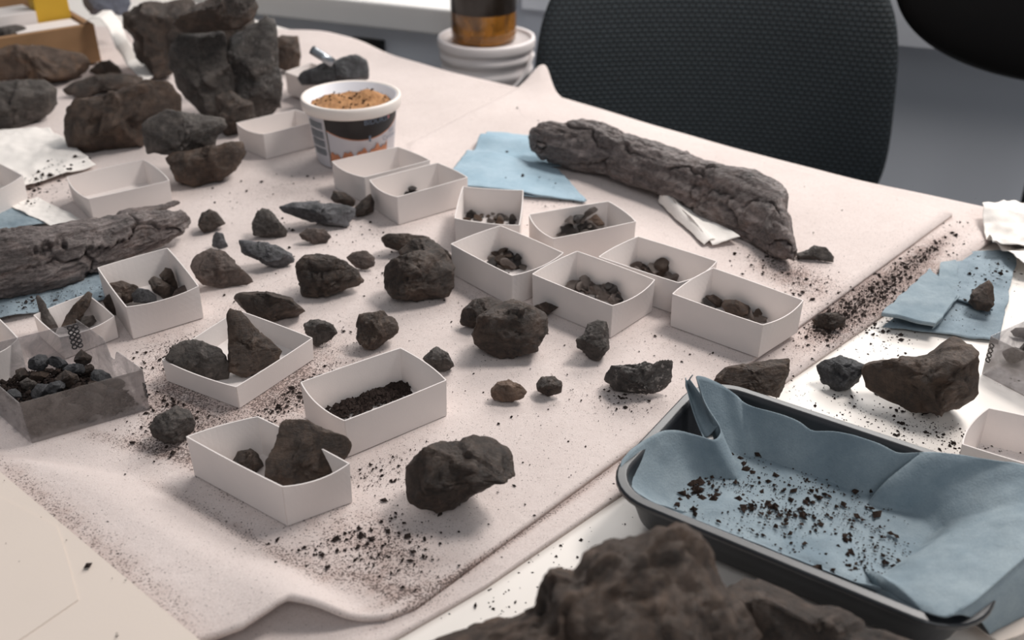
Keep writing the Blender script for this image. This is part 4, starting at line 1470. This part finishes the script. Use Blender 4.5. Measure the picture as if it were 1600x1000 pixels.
for i in range(ne):
    hz = E3s[i, 2] - TF
    foot = .80 - .25 * min(1, max(0, hz) / .055)
    foot = .74 if hz > .01 else .97
    ex = 1.25
    if to_px(E3s[i])[0] > 1440 and hz > .02: foot, ex = .5, .6
    for r in rings:
        xy = cen[:2] + (E3s[i, :2] - cen[:2]) * r
        s = max(0, (r - foot) / (1 - foot))
        zz = TF + hz * s ** ex
        p = Vector((xy[0] * 28, xy[1] * 28, 1.5))
        zz += .0022 * max(-.3, mnoise.fractal(p, .9, 2.0, 3)) * min(1, (1 - r) * 8 + .3)
        V.append((xy[0], xy[1], zz))
F = grid_faces(ne, len(rings), True)
V.append((cen[0], cen[1], TF))
for i in range(ne):
    F.append((i * len(rings), len(V) - 1, ((i + 1) % ne) * len(rings)))
o = mesh_obj('paper_towel', V, F, MATS['towel_blue'])
bm = bmesh.new(); bm.from_mesh(o.data); bmesh.ops.recalc_face_normals(bm, faces=bm.faces); bm.to_mesh(o.data); bm.free()
if o.data.polygons[len(o.data.polygons) // 2].normal.z < 0: o.data.flip_normals()
m = o.modifiers.new('thickness', 'SOLIDIFY'); m.thickness = .0007; m.offset = 1
tag(o, 'blue paper towel lining the black tray, standing up along its back', 'towel')
# the loop of towel folded up at the back left corner
fold = [(1122, 664, .033), (1107, 642, .036), (1098, 622, .041), (1085, 604, .046), (1076, 592, .052), (1082, 585, .056)]
V = []
for i, (x, y, z) in enumerate(polyline(fold, 30)):
    a = G(x, y, M + z)
    xb = np.interp(i, [0, 29], [1100, 1072]); yb = np.interp(i, [0, 29], [684, 590])
    b = G(xb - 4 * math.sin(i / 29 * 3.14), yb, M + np.interp(i, [0, 12, 29], [.026, .030, .05]))
    for k in range(10):
        t = k / 9
        q = a * (1 - t) + b * t
        q = q + np.array([0, .004 * math.sin(math.pi * t), -.006 * math.sin(math.pi * t)])
        V.append(q)
o = mesh_obj('paper_towel', V, grid_faces(30, 10), MATS['towel_blue'])
m = o.modifiers.new('thickness', 'SOLIDIFY'); m.thickness = .0007
tag(o, 'upright loop of blue towel folded at the back left tray corner', 'towel')
# layer hanging over the right front corner
sheet('paper_towel', [(1482, 966, .040), (1670, 806, .0435), (1720, 900, .004), (1545, 992, .006)], M, MATS['towel_blue'], 'second blue towel layer hanging over the right end of the tray', 'towel', amp=.003, freq=18, seed=18,
      zfn=lambda u, w: .006 * math.sin(math.pi * w))
sheet('tissue', [(1500, 965), (1610, 890), (1660, 960), (1560, 1010)], M + .004, MATS['cream_sheet'], 'pinkish paper below the towel at the right bottom edge', 'paper', amp=.003, freq=18, seed=19)

# crumbs on the towel
ZT = [(1090, 752, 16, 34, 15, 1.0, 2.3), (1085, 775, 22, 16, 0, 1.0, 2.0), (1140, 740, 50, 30, 20, .35, 1.7), (1210, 800, 30, 9, 10, 1.0, 2.8), (1170, 790, 16, 6, 10, .6, 2.2), (1240, 770, 90, 40, 15, .28, 1.8), (1300, 800, 90, 50, 15, .16, 1.8),
      (1365, 855, 40, 40, 20, .18, 2.2), (1240, 830, 80, 30, 20, .10, 1.8), (1320, 885, 40, 14, 20, .4, 2.0), (1400, 890, 40, 30, 20, .12, 1.8), (1300, 735, 50, 14, 15, .15, 1.6), (1170, 830, 60, 14, 22, .2, 1.6)]
P, S = scatter(ZT, TF + .0012, 420, 21)
crumbs_mesh('dirt_crumbs', P, S, MATS['dirt_brown'], 'brown crumbs strewn over the towel in the black tray')

# ------------------------------------------------------------------ tub of sand
tbase = G(556, 246, M)
tub = empty('plastic_tub', (tbase[0], tbase[1], M))
tag(tub, 'round plastic food tub filled with orange sand', 'tub')
RT, RB, HT = .0552, .0430, .0735


def tr(z):
    return RB + (RT - .004 - RB) * (z / HT)


v, f = lathe_vf([(0, .0005), (RB - .002, .0005), (RB, .003), (tr(HT - .010), HT - .010), (tr(HT - .010) + .0005, HT - .0098), (tr(HT - .004), HT - .001), (tr(HT) - .002, HT - .001), (tr(.03) - .002, .03), (0, .03)], 72)
part('tub_body', v, f, MATS['tub_label_white'], tub, True)
v, f = lathe_vf([(tr(HT - .012), HT - .012), (RT - .0015, HT - .0125), (RT - .0005, HT - .011), (RT, HT - .003), (RT - .0005, HT - .0005), (RT - .002, HT), (RT - .0048, HT - .0005), (RT - .0058, HT - .003), (tr(HT - .02) - .0012, HT - .02), (tr(HT - .05) - .0012, HT - .05)], 72)
part('rim', v, f, MATS['tub_plastic'], tub, True)
# sand mound
V, F = [], []
nr_, na = 26, 64
for i in range(nr_ + 1):
    r = (i / nr_) * (RT - .0085)
    for j in range(na):
        a = 2 * math.pi * j / na
        x, y = r * math.cos(a), r * math.sin(a)
        z = HT - .0135 + .006 * (1 - (r / RT) ** 2) + .010 * math.exp(-((x - .016) ** 2 + (y - .014) ** 2) / .0003) + .007 * math.exp(-((x + .022) ** 2 + (y - .004) ** 2) / .0003) - .006 * math.exp(-((x + .004) ** 2 + (y - .012) ** 2) / .00012)
        z += .0022 * mnoise.fractal(Vector((x * 90, y * 90, 2)), .9, 2, 4)
        if i == nr_: z -= .004
        V.append((x, y, z))
F = grid_faces(na, nr_ + 1, False)
F = []
for i in range(nr_):
    for j in range(na):
        k = (j + 1) % na
        F.append((i * na + j, i * na + k, (i + 1) * na + k, (i + 1) * na + j))
sandm = part('sand', V, F, MATS['sand'], tub, True)
tag(sandm, 'orange-brown sand with dark specks', None, None, None)
rng = np.random.RandomState(4)
P, S = [], []
for i in range(170):
    vv = V[rng.randint(0, len(V) - 3 * na)]
    P.append((vv[0] + rng.normal() * .001, vv[1] + rng.normal() * .001, vv[2] + .0003))
    S.append(.0004 + .0016 * rng.uniform() ** 2.5)
cm = crumbs_mesh('dark_specks', P, np.array(S), MATS['sand_speck'], 'dark specks on the sand')
cm.parent = tub
if 'category' in cm: del cm['category']


def cone_patch(name, a0, a1, zf0, zf1, mat, off=.0005, n=40, nz=8, parent=None):
    """a printed patch that follows the cone between angles (deg, -90 faces the viewer)"""
    V = []
    for i in range(n):
        t = i / (n - 1)
        a = math.radians(a0 + (a1 - a0) * t)
        z0, z1 = zf0(t), zf1(t)
        for k in range(nz):
            z = z0 + (z1 - z0) * k / (nz - 1)
            r = tr(z) + off
            V.append((r * math.cos(a), r * math.sin(a), z))
    return part(name, V, grid_faces(n, nz), mat, parent or tub, True)


zt = HT - .0112
cone_patch('label_band', -118, -8, lambda t: zt - .010 - .015 * math.sin(math.pi * (.08 + .92 * t)) ** .8, lambda t: zt, MATS['tub_dark'], .0006)
cone_patch('label_band_edge', -118, -8, lambda t: zt - .0112 - .015 * math.sin(math.pi * (.08 + .92 * t)) ** .8, lambda t: zt - .0098 - .015 * math.sin(math.pi * (.08 + .92 * t)) ** .8, MATS['tub_orange'], .00055)
cone_patch('label_picture', -117, -32, lambda t: .004, lambda t: .018 + .010 * t + .003 * math.sin(t * 26) + .002 * math.sin(t * 57), MATS['tub_orange'], .0006)
cone_patch('label_seam', -119, -117.6, lambda t: .004, lambda t: zt, MATS['tub_dark'], .0007)
cone_patch('label_seam', -119.5, -119, lambda t: .004, lambda t: zt, MATS['tub_plastic'], .0007)
for i, (zlo, zhi) in enumerate(((.047, .055), (.036, .0445), (.026, .034), (.016, .0235))):
    for k in range(3):
        h = (zhi - zlo) / 3
        cone_patch('label_small_print', -152, -124, lambda t, z=zlo + k * h: z, lambda t, z=zlo + k * h + h * .72: z, MATS['tub_grey'], .0006, 16, 3)
v, f = lathe_vf([(.0, -.003), (.0022, -.002), (.003, 0), (.0022, .0025), (0, .003)], 10)


def cone_text(txt, ang, z, size, mat, name):
    cu = bpy.data.curves.new(name, 'FONT')
    cu.body = txt
    cu.size = size
    cu.resolution_u = 2
    cu.align_x = 'CENTER'
    to = bpy.data.objects.new(name + '_src', cu)
    COL.objects.link(to)
    bpy.context.view_layer.update()
    dg = bpy.context.evaluated_depsgraph_get()
    me = bpy.data.meshes.new_from_object(to.evaluated_get(dg))
    bpy.data.objects.remove(to, do_unlink=True)
    bmx = bmesh.new(); bmx.from_mesh(me)
    bmesh.ops.subdivide_edges(bmx, edges=bmx.edges, cuts=1)
    V = []
    for q in bmx.verts:
        zz = z + q.co.y
        r = tr(zz) + .0011
        a = math.radians(ang) + q.co.x / r
        q.co = Vector((r * math.cos(a), r * math.sin(a), zz))
    bmx.to_mesh(me); bmx.free()
    me.materials.clear(); me.materials.append(mat)
    o = bpy.data.objects.new(name, me)
    COL.objects.link(o)
    o.parent = tub
    return o


cone_text('BIDURSI', -50, zt - .0085, .0088, MATS['tub_text'], 'lettering')
cone_text('Salt', -24, zt - .024, .0075, MATS['tub_text'], 'lettering')
cone_text('Caramel', -26, zt - .031, .0075, MATS['tub_text'], 'lettering')
cone_patch('label_mark', -33, -29, lambda t: zt - .008 + .002 * abs(t - .5) * 2, lambda t: zt - .003 - .001 * abs(t - .5) * 2, MATS['tub_pink'], .0011, 8, 4)
cone_patch('label_mark', -62, -59, lambda t: .034, lambda t: .041, MATS['tub_text'], .0011, 6, 4)


# ------------------------------------------------------------------ clear plastic boxes
def clear_box(corn_b, H, base, label, notch_edge, rings, seam):
    """bottom corners in order left-front, right-front, right-back, left-back (table points)"""
    ctr = sum(corn_b) / 4
    e = empty('clear_plastic_box', (ctr[0], ctr[1], base))
    tag(e, label, 'box')
    b = [c[:2] - ctr[:2] for c in corn_b]
    th = .0006
    for i in range(4):
        a0, a1 = b[i], b[(i + 1) % 4]
        nn = unit((a0 + a1) / 2)
        n = 41
        V = []
        for side in (0, 1):
            for k in range(n):
                t = k / (n - 1)
                p = a0 * (1 - t) + a1 * t + nn * .0006 - nn * th * side
                h = H
                if i == notch_edge:
                    h = H * (1.0 + .10 * (t > .5)) - .010 * math.exp(-((t - .47) / .07) ** 4)
                for z in (.0003, h):
                    V.append((p[0] * (1 + .015 * z / H), p[1] * (1 + .015 * z / H), z))
        m = 2 * n
        F = []
        for k in range(n - 1):
            q = (2 * k, 2 * k + 2, 2 * k + 3, 2 * k + 1)
            F.append(q)
            F.append(tuple(x + m for x in q[::-1]))
            F.append((2 * k + 1, 2 * k + 3, 2 * k + 3 + m, 2 * k + 1 + m))
            F.append((2 * k + 2, 2 * k, 2 * k + m, 2 * k + 2 + m))
        F.append((0, 1, 1 + m, m))
        F.append((2 * n - 1, 2 * n - 2, 2 * n - 2 + m, 2 * n - 1 + m))
        part('wall_panel', V, F, MATS['dusty_plastic' if i == 0 else 'clear_plastic'], e)
    V = [(p[0] * .99, p[1] * .99, z) for z in (.0002, .0008) for p in b]
    part('bottom', V, [(3, 2, 1, 0), (4, 5, 6, 7), (0, 1, 5, 4), (1, 2, 6, 5), (2, 3, 7, 6), (3, 0, 4, 7)], MATS['clear_plastic'], e)
    # punched ring decoration along the corners
    for (ci, z0, cnt, cols, dx) in rings:
        c = b[ci]
        t1 = unit(b[(ci + 1) % 4] - b[ci])
        out = unit(c)
        for r in range(cnt):
            for cc in range(cols):
                cpos = c * 1.012 + t1 * (dx + cc * .0042)
                pts = [(cpos[0] + t1[0] * .0017 * math.cos(q), cpos[1] + t1[1] * .0017 * math.cos(q), z0 + r * .0042 + .0017 * math.sin(q)) for q in np.linspace(0, 2 * math.pi, 13)[:-1]]
                v, f = tube_vf(pts, .0006, 6, True)
                part('ring', v, f, MATS['ring_dark'], e, True)
    return e


HB = .034
rf = G(233, 640, M)
lf = G(50, 693, M)
rb = G(119, 506, M + HB); rb = np.array([rb[0], rb[1], M])
lb = lf + (rb - rf)
clear_box([lf, rf, rb, lb], HB, M, 'dusty clear plastic box of black stones at the left edge', 1, [(2, .015, 5, 2, .001), (1, .012, 3, 1, .001)], 0)
cb = (lf + rf + rb + lb) / 4
# stones in it
rng = np.random.RandomState(12)
for i, (x, y, rx, ry, lift, mt) in enumerate([
    (61, 567, 19, 13, .014, 'rock_blue'), (92, 566, 17, 10, .014, 'rock_blue'), (128, 560, 15, 13, .014, 'rock_dark'), (105, 592, 22, 14, .010, 'rock_dark'), (64, 611, 21, 12, .008, 'rock_blue'),
    (158, 591, 19, 13, .010, 'rock_blue'), (35, 584, 12, 10, .010, 'rock_dark'), (136, 578, 13, 8, .010, 'rock_dark'), (22, 618, 14, 10, .005, 'rock_blue'), (60, 588, 18, 9, .008, 'rock_brown'),
    (125, 612, 20, 10, .004, 'rock_brown'), (172, 612, 16, 9, .003, 'rock_blue'), (90, 628, 22, 9, .002, 'rock_grey'), (150, 622, 20, 9, .002, 'rock_grey'),
    (85, 605, 18, 11, .011, 'rock_blue'), (118, 578, 18, 10, .013, 'rock_blue'), (44, 600, 15, 10, .008, 'rock_grey'), (150, 606, 17, 10, .008, 'rock_dark'), (185, 600, 12, 9, .006, 'rock_grey'), (70, 640, 22, 9, .0, 'rock_brown'), (120, 640, 22, 9, .0, 'rock_grey')]):
    rock('stone', blob(x, y, rx, ry, 300 + i, 8, .2, rng.uniform(-25, 25)),
         'black angular stone in the dusty clear plastic box', mt, base=M + .001 + lift, seed=300 + i, sub=4, cuts=10, p=.6, group='stones in the left clear plastic box')
P = []
S = []
for i in range(1800):
    u_, w_ = rng.uniform(.04, .96), rng.uniform(.06, .94)
    q = (lf * (1 - u_) + rf * u_) * (1 - w_) + (lb * (1 - u_) + rb * u_) * w_
    P.append((q[0], q[1], M + .0012 + .012 * rng.uniform() * math.sin(math.pi * u_) ** .5 * math.sin(math.pi * w_) ** .5))
    S.append(.001 * rng.uniform(.8, 3.0))
crumbs_mesh('dirt_crumbs', P, np.array(S), MATS['dirt'], 'grey rubble filling the bottom of the left clear plastic box')

# right clear box
rl = G(1535, 585, T)
rn = G(1640, 640, T)
t1 = unit((rn - rl)[:2]); t2 = np.array([-t1[1], t1[0]])
if t2[1] < 0: t2 = -t2
A0 = rl[:2]; A1 = A0 + t1 * .10; A2 = A1 + t2 * .075; A3 = A0 + t2 * .075
cbx = [np.array([p[0], p[1], T]) for p in (A0, A1, A2, A3)]
clear_box(cbx, .034, T, 'clear plastic box at the right edge beside the brown block', 1, [(0, .014, 4, 1, .002)], 0)
for i, (x, y, rx, ry, mt) in enumerate([(1585, 555, 20, 12, 'rock_grey'), (1615, 545, 24, 14, 'rock_dark'), (1598, 520, 18, 10, 'rock_brown'), (1640, 570, 22, 12, 'rock_grey')]):
    rock('stone', blob(x, y, rx, ry, 330 + i), 'dark stone in the clear plastic box at the right edge', mt, base=T + .001, seed=330 + i, sub=4, group='stones in the right clear plastic box')


# ------------------------------------------------------------------ chairs
def chair(name, pos, rz, hw, zb, zt_, label, mat, seat_mat, rad, exp_=3.2, curve=.05, tilt=.12, seat_z=.50, shw=.24):
    e = empty(name, (pos[0], pos[1], 0), rz)
    tag(e, label, 'chair')
    nu, nv = 60, 48
    zm, hh = (zb + zt_) / 2, (zt_ - zb) / 2
    V = []
    for side in (1, -1):
        for i in range(nu):
            for j in range(nv):
                a, b_ = -1 + 2 * i / (nu - 1), -1 + 2 * j / (nv - 1)
                # square to superellipse
                m_ = max(abs(a), abs(b_), 1e-6)
                k = m_ / ((abs(a) ** exp_ + abs(b_) ** exp_) ** (1 / exp_) + 1e-9)
                x, z = a * k, b_ * k
                rr = min(1, (abs(x) ** exp_ + abs(z) ** exp_) ** (1 / exp_))
                t = .028 * (1 - rr ** 5) ** .5 * (side if side < 0 else 1)
                y = -(curve * (x ** 2)) + tilt * z * hh
                V.append((x * hw * (1 - .05 * z), y + t * side * side if side < 0 else y + t, zm + z * hh))
    n = nu * nv
    g = grid_faces(nu, nv)
    F = [q for q in g] + [tuple(x + n for x in q[::-1]) for q in g]
    per = [i * nv for i in range(nu)] + [(nu - 1) * nv + j for j in range(1, nv)] + [i * nv + nv - 1 for i in range(nu - 2, -1, -1)] + [j for j in range(nv - 2, 0, -1)]
    for a, b_ in zip(per, per[1:] + per[:1]):
        F.append((a, b_, b_ + n, a + n))
    o = part('backrest', V, F, mat, e, True)
    bm = bmesh.new(); bm.from_mesh(o.data); bmesh.ops.recalc_face_normals(bm, faces=bm.faces); bm.to_mesh(o.data); bm.free()
    # seat, spine, column, five-star base (table side is -y)
    v, f = box_vf(-shw, shw, -.22 - shw, -.02, seat_z - .07, seat_z)
    bevel(part('seat', v, f, seat_mat, e), .03, 4)
    v, f = tube_vf([(0, .05, zb + .1), (0, .06, zb - .02), (0, .03, .46), (0, -.10, .43)], .022, 10)
    part('back_support', v, f, MATS['black_plastic'], e, True)
    v, f = lathe_vf([(0, .10), (.03, .10), (.03, .28), (.02, .28), (.02, .43), (0, .43)], 20, 0, -.22)
    part('gas_column', v, f, MATS['black_plastic'], e, True)
    for i in range(5):
        a = 2 * math.pi * i / 5 + .3
        x, y = .27 * math.cos(a), -.22 + .27 * math.sin(a)
        v, f = tube_vf([(0, -.22, .12), (x * .5, -.22 + (y + .22) * .5, .10), (x, y, .075)], .018, 8)
        leg = part('base_leg', v, f, MATS['black_plastic'], e, True)
        v, f = lathe_vf([(0, .0), (.022, .004), (.026, .03), (.022, .056), (0, .06)], 14, x, y)
        part('caster', v, f, MATS['black_plastic'], leg, True)
    return e


def zat(px, py, zc):
    return AT(px, py, zc)


ZC1 = 1.50
pc = AT(1115, 90, ZC1)
lft, rgt = AT(833, 100, ZC1), AT(1396, 100, ZC1)
hw = (rgt - lft)[0] / 2
ctop = AT(1115, -95, ZC1)[2]
cbot = AT(1115, 420, ZC1)[2]
chair('office_chair', (pc[0], pc[1] + .02, 0), -.10, hw * .985, cbot, ctop + .02, 'black woven-back office chair standing behind the table', MATS['chair_weave'], MATS['chair_weave'], .1, 3.4, .06, .10)
ZC2 = 1.28
pc = AT(1738, -60, ZC2)
hw2 = 320 / FPX * ZC2
chair('office_chair', (pc[0], pc[1], 0), -.25, hw2, AT(1720, 168, ZC2)[2], AT(1720, -255, ZC2)[2], 'black padded chair back cut by the top right corner', MATS['black_leather'], MATS['black_leather'], .1, 2.05, .03, .05, .36, .17)

# ------------------------------------------------------------------ bucket, jar, stool behind the table
ZC = 1.60
bc = AT(760, 56, ZC)
BR = .5 * 153 / FPX * ZC
bz = bc[2]
stool = empty('stool', (bc[0], bc[1], 0))
tag(stool, 'grey stool standing behind the table under the white bucket', 'stool')
sz = bz - .17
v, f = lathe_vf([(0, sz - .03), (.11, sz - .03), (.115, sz - .02), (.115, sz - .004), (.11, sz), (0, sz)], 40)
part('seat', v, f, MATS['stool_grey'], stool, True)
for i in range(4):
    a = math.pi / 4 + i * math.pi / 2
    v, f = tube_vf([(.08 * math.cos(a), .08 * math.sin(a), sz - .025), (.09 * math.cos(a), .09 * math.sin(a), 0.0)], .012, 8)
    part('leg', v, f, MATS['metal_leg'], stool, True)
bkt = empty('plastic_bucket', (bc[0], bc[1], sz))
tag(bkt, 'white plastic bucket with ribbed rim behind the table', 'bucket')
hb = bz - sz
v, f = lathe_vf([(0, .0005), (BR * .80, .0005), (BR * .82, .003), (BR * .93, hb - .055), (BR * .95, hb - .054), (BR * .95, hb - .046), (BR * .93, hb - .045), (BR * .935, hb - .034), (BR * .97, hb - .033), (BR * .97, hb - .024), (BR * .945, hb - .022), (BR * .945, hb - .016)], 72)
part('bucket_body', v, f, MATS['bucket_white'], bkt, True)
v, f = lathe_vf([(BR * .945, hb - .017), (BR * .99, hb - .016), (BR, hb - .013), (BR, hb - .003), (BR * .985, hb), (BR * .93, hb), (BR * .91, hb - .003), (BR * .9, hb - .006), (0, hb - .006)], 72)
part('lid', v, f, MATS['bucket_white'], bkt, True)
pts = []
for i in range(25):
    a = -math.pi * .12 - math.pi * .5 * i / 24
    pts.append((BR * 1.02 * math.cos(a), BR * 1.02 * math.sin(a), hb - .02 - .05 * math.sin(math.pi * i / 30)))
v, f = tube_vf(pts, .003, 8)
part('handle', v, f, MATS['bucket_white'], bkt, True)
jr = .5 * 101 / FPX * ZC
jb = bz - .0055
jar = empty('glass_jar', (bc[0] - .004, bc[1], jb))
tag(jar, 'amber glass jar standing on the white bucket lid', 'jar')
v, f = lathe_vf([(0, .0), (jr * .9, 0), (jr * .98, .004), (jr, .012), (jr, .10), (jr * .85, .12), (jr * .7, .128), (jr * .7, .14), (0, .14)], 64)
part('jar_body', v, f, MATS['amber_glass'], jar, True)
v, f = lathe_vf([(jr * 1.004, .046), (jr * 1.006, .0465), (jr * 1.006, .095), (jr * 1.004, .0955)], 64)
part('label_wrap', v, f, MATS['jar_dark'], jar, True)
v, f = lathe_vf([(0, .165), (jr * .74, .165), (jr * .76, .162), (jr * .76, .138), (jr * .72, .136)], 48)
part('jar_lid', v, f, MATS['black_plastic'], jar, True)

# dark socket on the wall face under the sill
rr = ray(575, 74)
c0 = CAM + rr * ((.172 - (CAM - wa) @ wn) / (rr @ wn))
e = empty('wall_socket', (c0[0], c0[1], c0[2]), wang)
tag(e, 'black socket fixed to the wall under the window sill', 'socket')
v, f = box_vf(-.034, .034, -.008, .0068, -.03, .016)
bevel(part('casing', v, f, MATS['black_plastic'], e), .003)
v, f = box_vf(-.026, .026, -.0095, -.008, -.022, .008)
part('face_plate', v, f, MATS['black_plastic'], e)

# ------------------------------------------------------------------ wooden crate with white boxes, far left
zc_ = MB + .055
k_nr, k_nl = G(148, 42, zc_), G(-60, 74, zc_)
kx = unit((k_nr - k_nl)[:2])
ky = np.array([-kx[1], kx[0]])
kl, kw = .40, .26
ctr = k_nr[:2] - kx * kl / 2 + ky * kw / 2
crate = empty('wooden_crate', (ctr[0], ctr[1], M + .0005), math.atan2(kx[1], kx[0]))
tag(crate, 'shallow wooden crate at the far left holding white boxes', 'crate')
hx, hy = kl / 2, kw / 2
for (x0, x1, y0, y1) in ((-hx, hx, -hy, -hy + .009), (-hx, hx, hy - .009, hy), (-hx, -hx + .009, -hy + .009, hy - .009), (hx - .009, hx, -hy + .009, hy - .009)):
    v, f = box_vf(x0, x1, y0, y1, 0, .055)
    bevel(part('side_board', v, f, MATS['wood'], crate), .001)
v, f = box_vf(-hx + .009, hx - .009, -hy + .009, hy - .009, 0, .006)
part('bottom_board', v, f, MATS['wood'], crate)


def lidbox(lx, ly, z0, sx, sy, h, rz, mat, name, label, cat='box'):
    p = ctr + kx * lx + ky * ly
    e = empty(name, (p[0], p[1], z0), rz)
    tag(e, label, cat)
    v, f = box_vf(-sx / 2, sx / 2, -sy / 2, sy / 2, 0, h * .6)
    part('box_base', v, f, mat, e)
    v, f = box_vf(-sx / 2 - .0008, sx / 2 + .0008, -sy / 2 - .0008, sy / 2 + .0008, h * .55, h)
    bevel(part('lid', v, f, mat, e), .0008)
    return e


kr = math.atan2(kx[1], kx[0])
kz = M + .007
lidbox(.10, -.035, kz, .08, .055, .062, kr + .03, MATS['card'], 'card_box', 'taller white lidded box in the wooden crate')
lidbox(.143, -.09, kz, .085, .046, .046, kr, MATS['card'], 'card_box', 'low white lidded box along the near side of the crate')
lidbox(.0, -.07, kz, .06, .07, .05, kr, MATS['card'], 'card_box', 'white lidded box in the crate at the left edge')
# yellow carton and grey bag
p = ctr + kx * .166 + ky * -.045
e = empty('yellow_carton', (p[0], p[1], kz), kr)
tag(e, 'upright yellow carton standing in the wooden crate', 'carton')
v, f = box_vf(-.024, .024, -.014, .014, 0, .15)
bevel(part('carton_body', v, f, MATS['yellow_card'], e), .001)
v, f = box_vf(-.024, .024, -.014, .014, .1502, .152)
part('top_flap', v, f, MATS['yellow_card'], e)
rock('grey_bag', [(130, -30), (150, -40), (195, -35), (205, -5), (200, 22), (170, 26), (140, 24), (130, 5)], 'crumpled blue-grey bag behind the rock pile', 'rock_slate', base=MB + .001, seed=95, sub=4, cat='bag', depth=.5, cuts=3, amp=.1, zc=.075)
bpy.data.objects['grey_bag'].data.materials[0] = MATS['grey_bag']
# curling white paper strip
V = []
strip = [(140, 30, .055), (152, 22, .066), (165, 22, .066), (180, 40, .055), (190, 68, .035), (200, 80, .02), (208, 96, .004), (235, 122, .003)]
wdt = [(24, 10), (28, 12), (30, 14), (22, 12), (18, 8), (16, 10), (18, 10), (14, 8)]
sp = polyline([(a[0], a[1], a[2] * 1000) for a in strip], 40)
for i, (x, y, z) in enumerate(sp):
    for k in range(8):
        t = k / 7 - .5
        q = G(x + 26 * t * .7, y - 12 * t, M + z / 1000 + .002)
        V.append(q)
o = mesh_obj('paper_strip', V, grid_faces(40, 8), MATS['tissue'])
m = o.modifiers.new('thickness', 'SOLIDIFY'); m.thickness = .0006
tag(o, 'white paper strip curling down from the crate to the rock pile', 'paper')
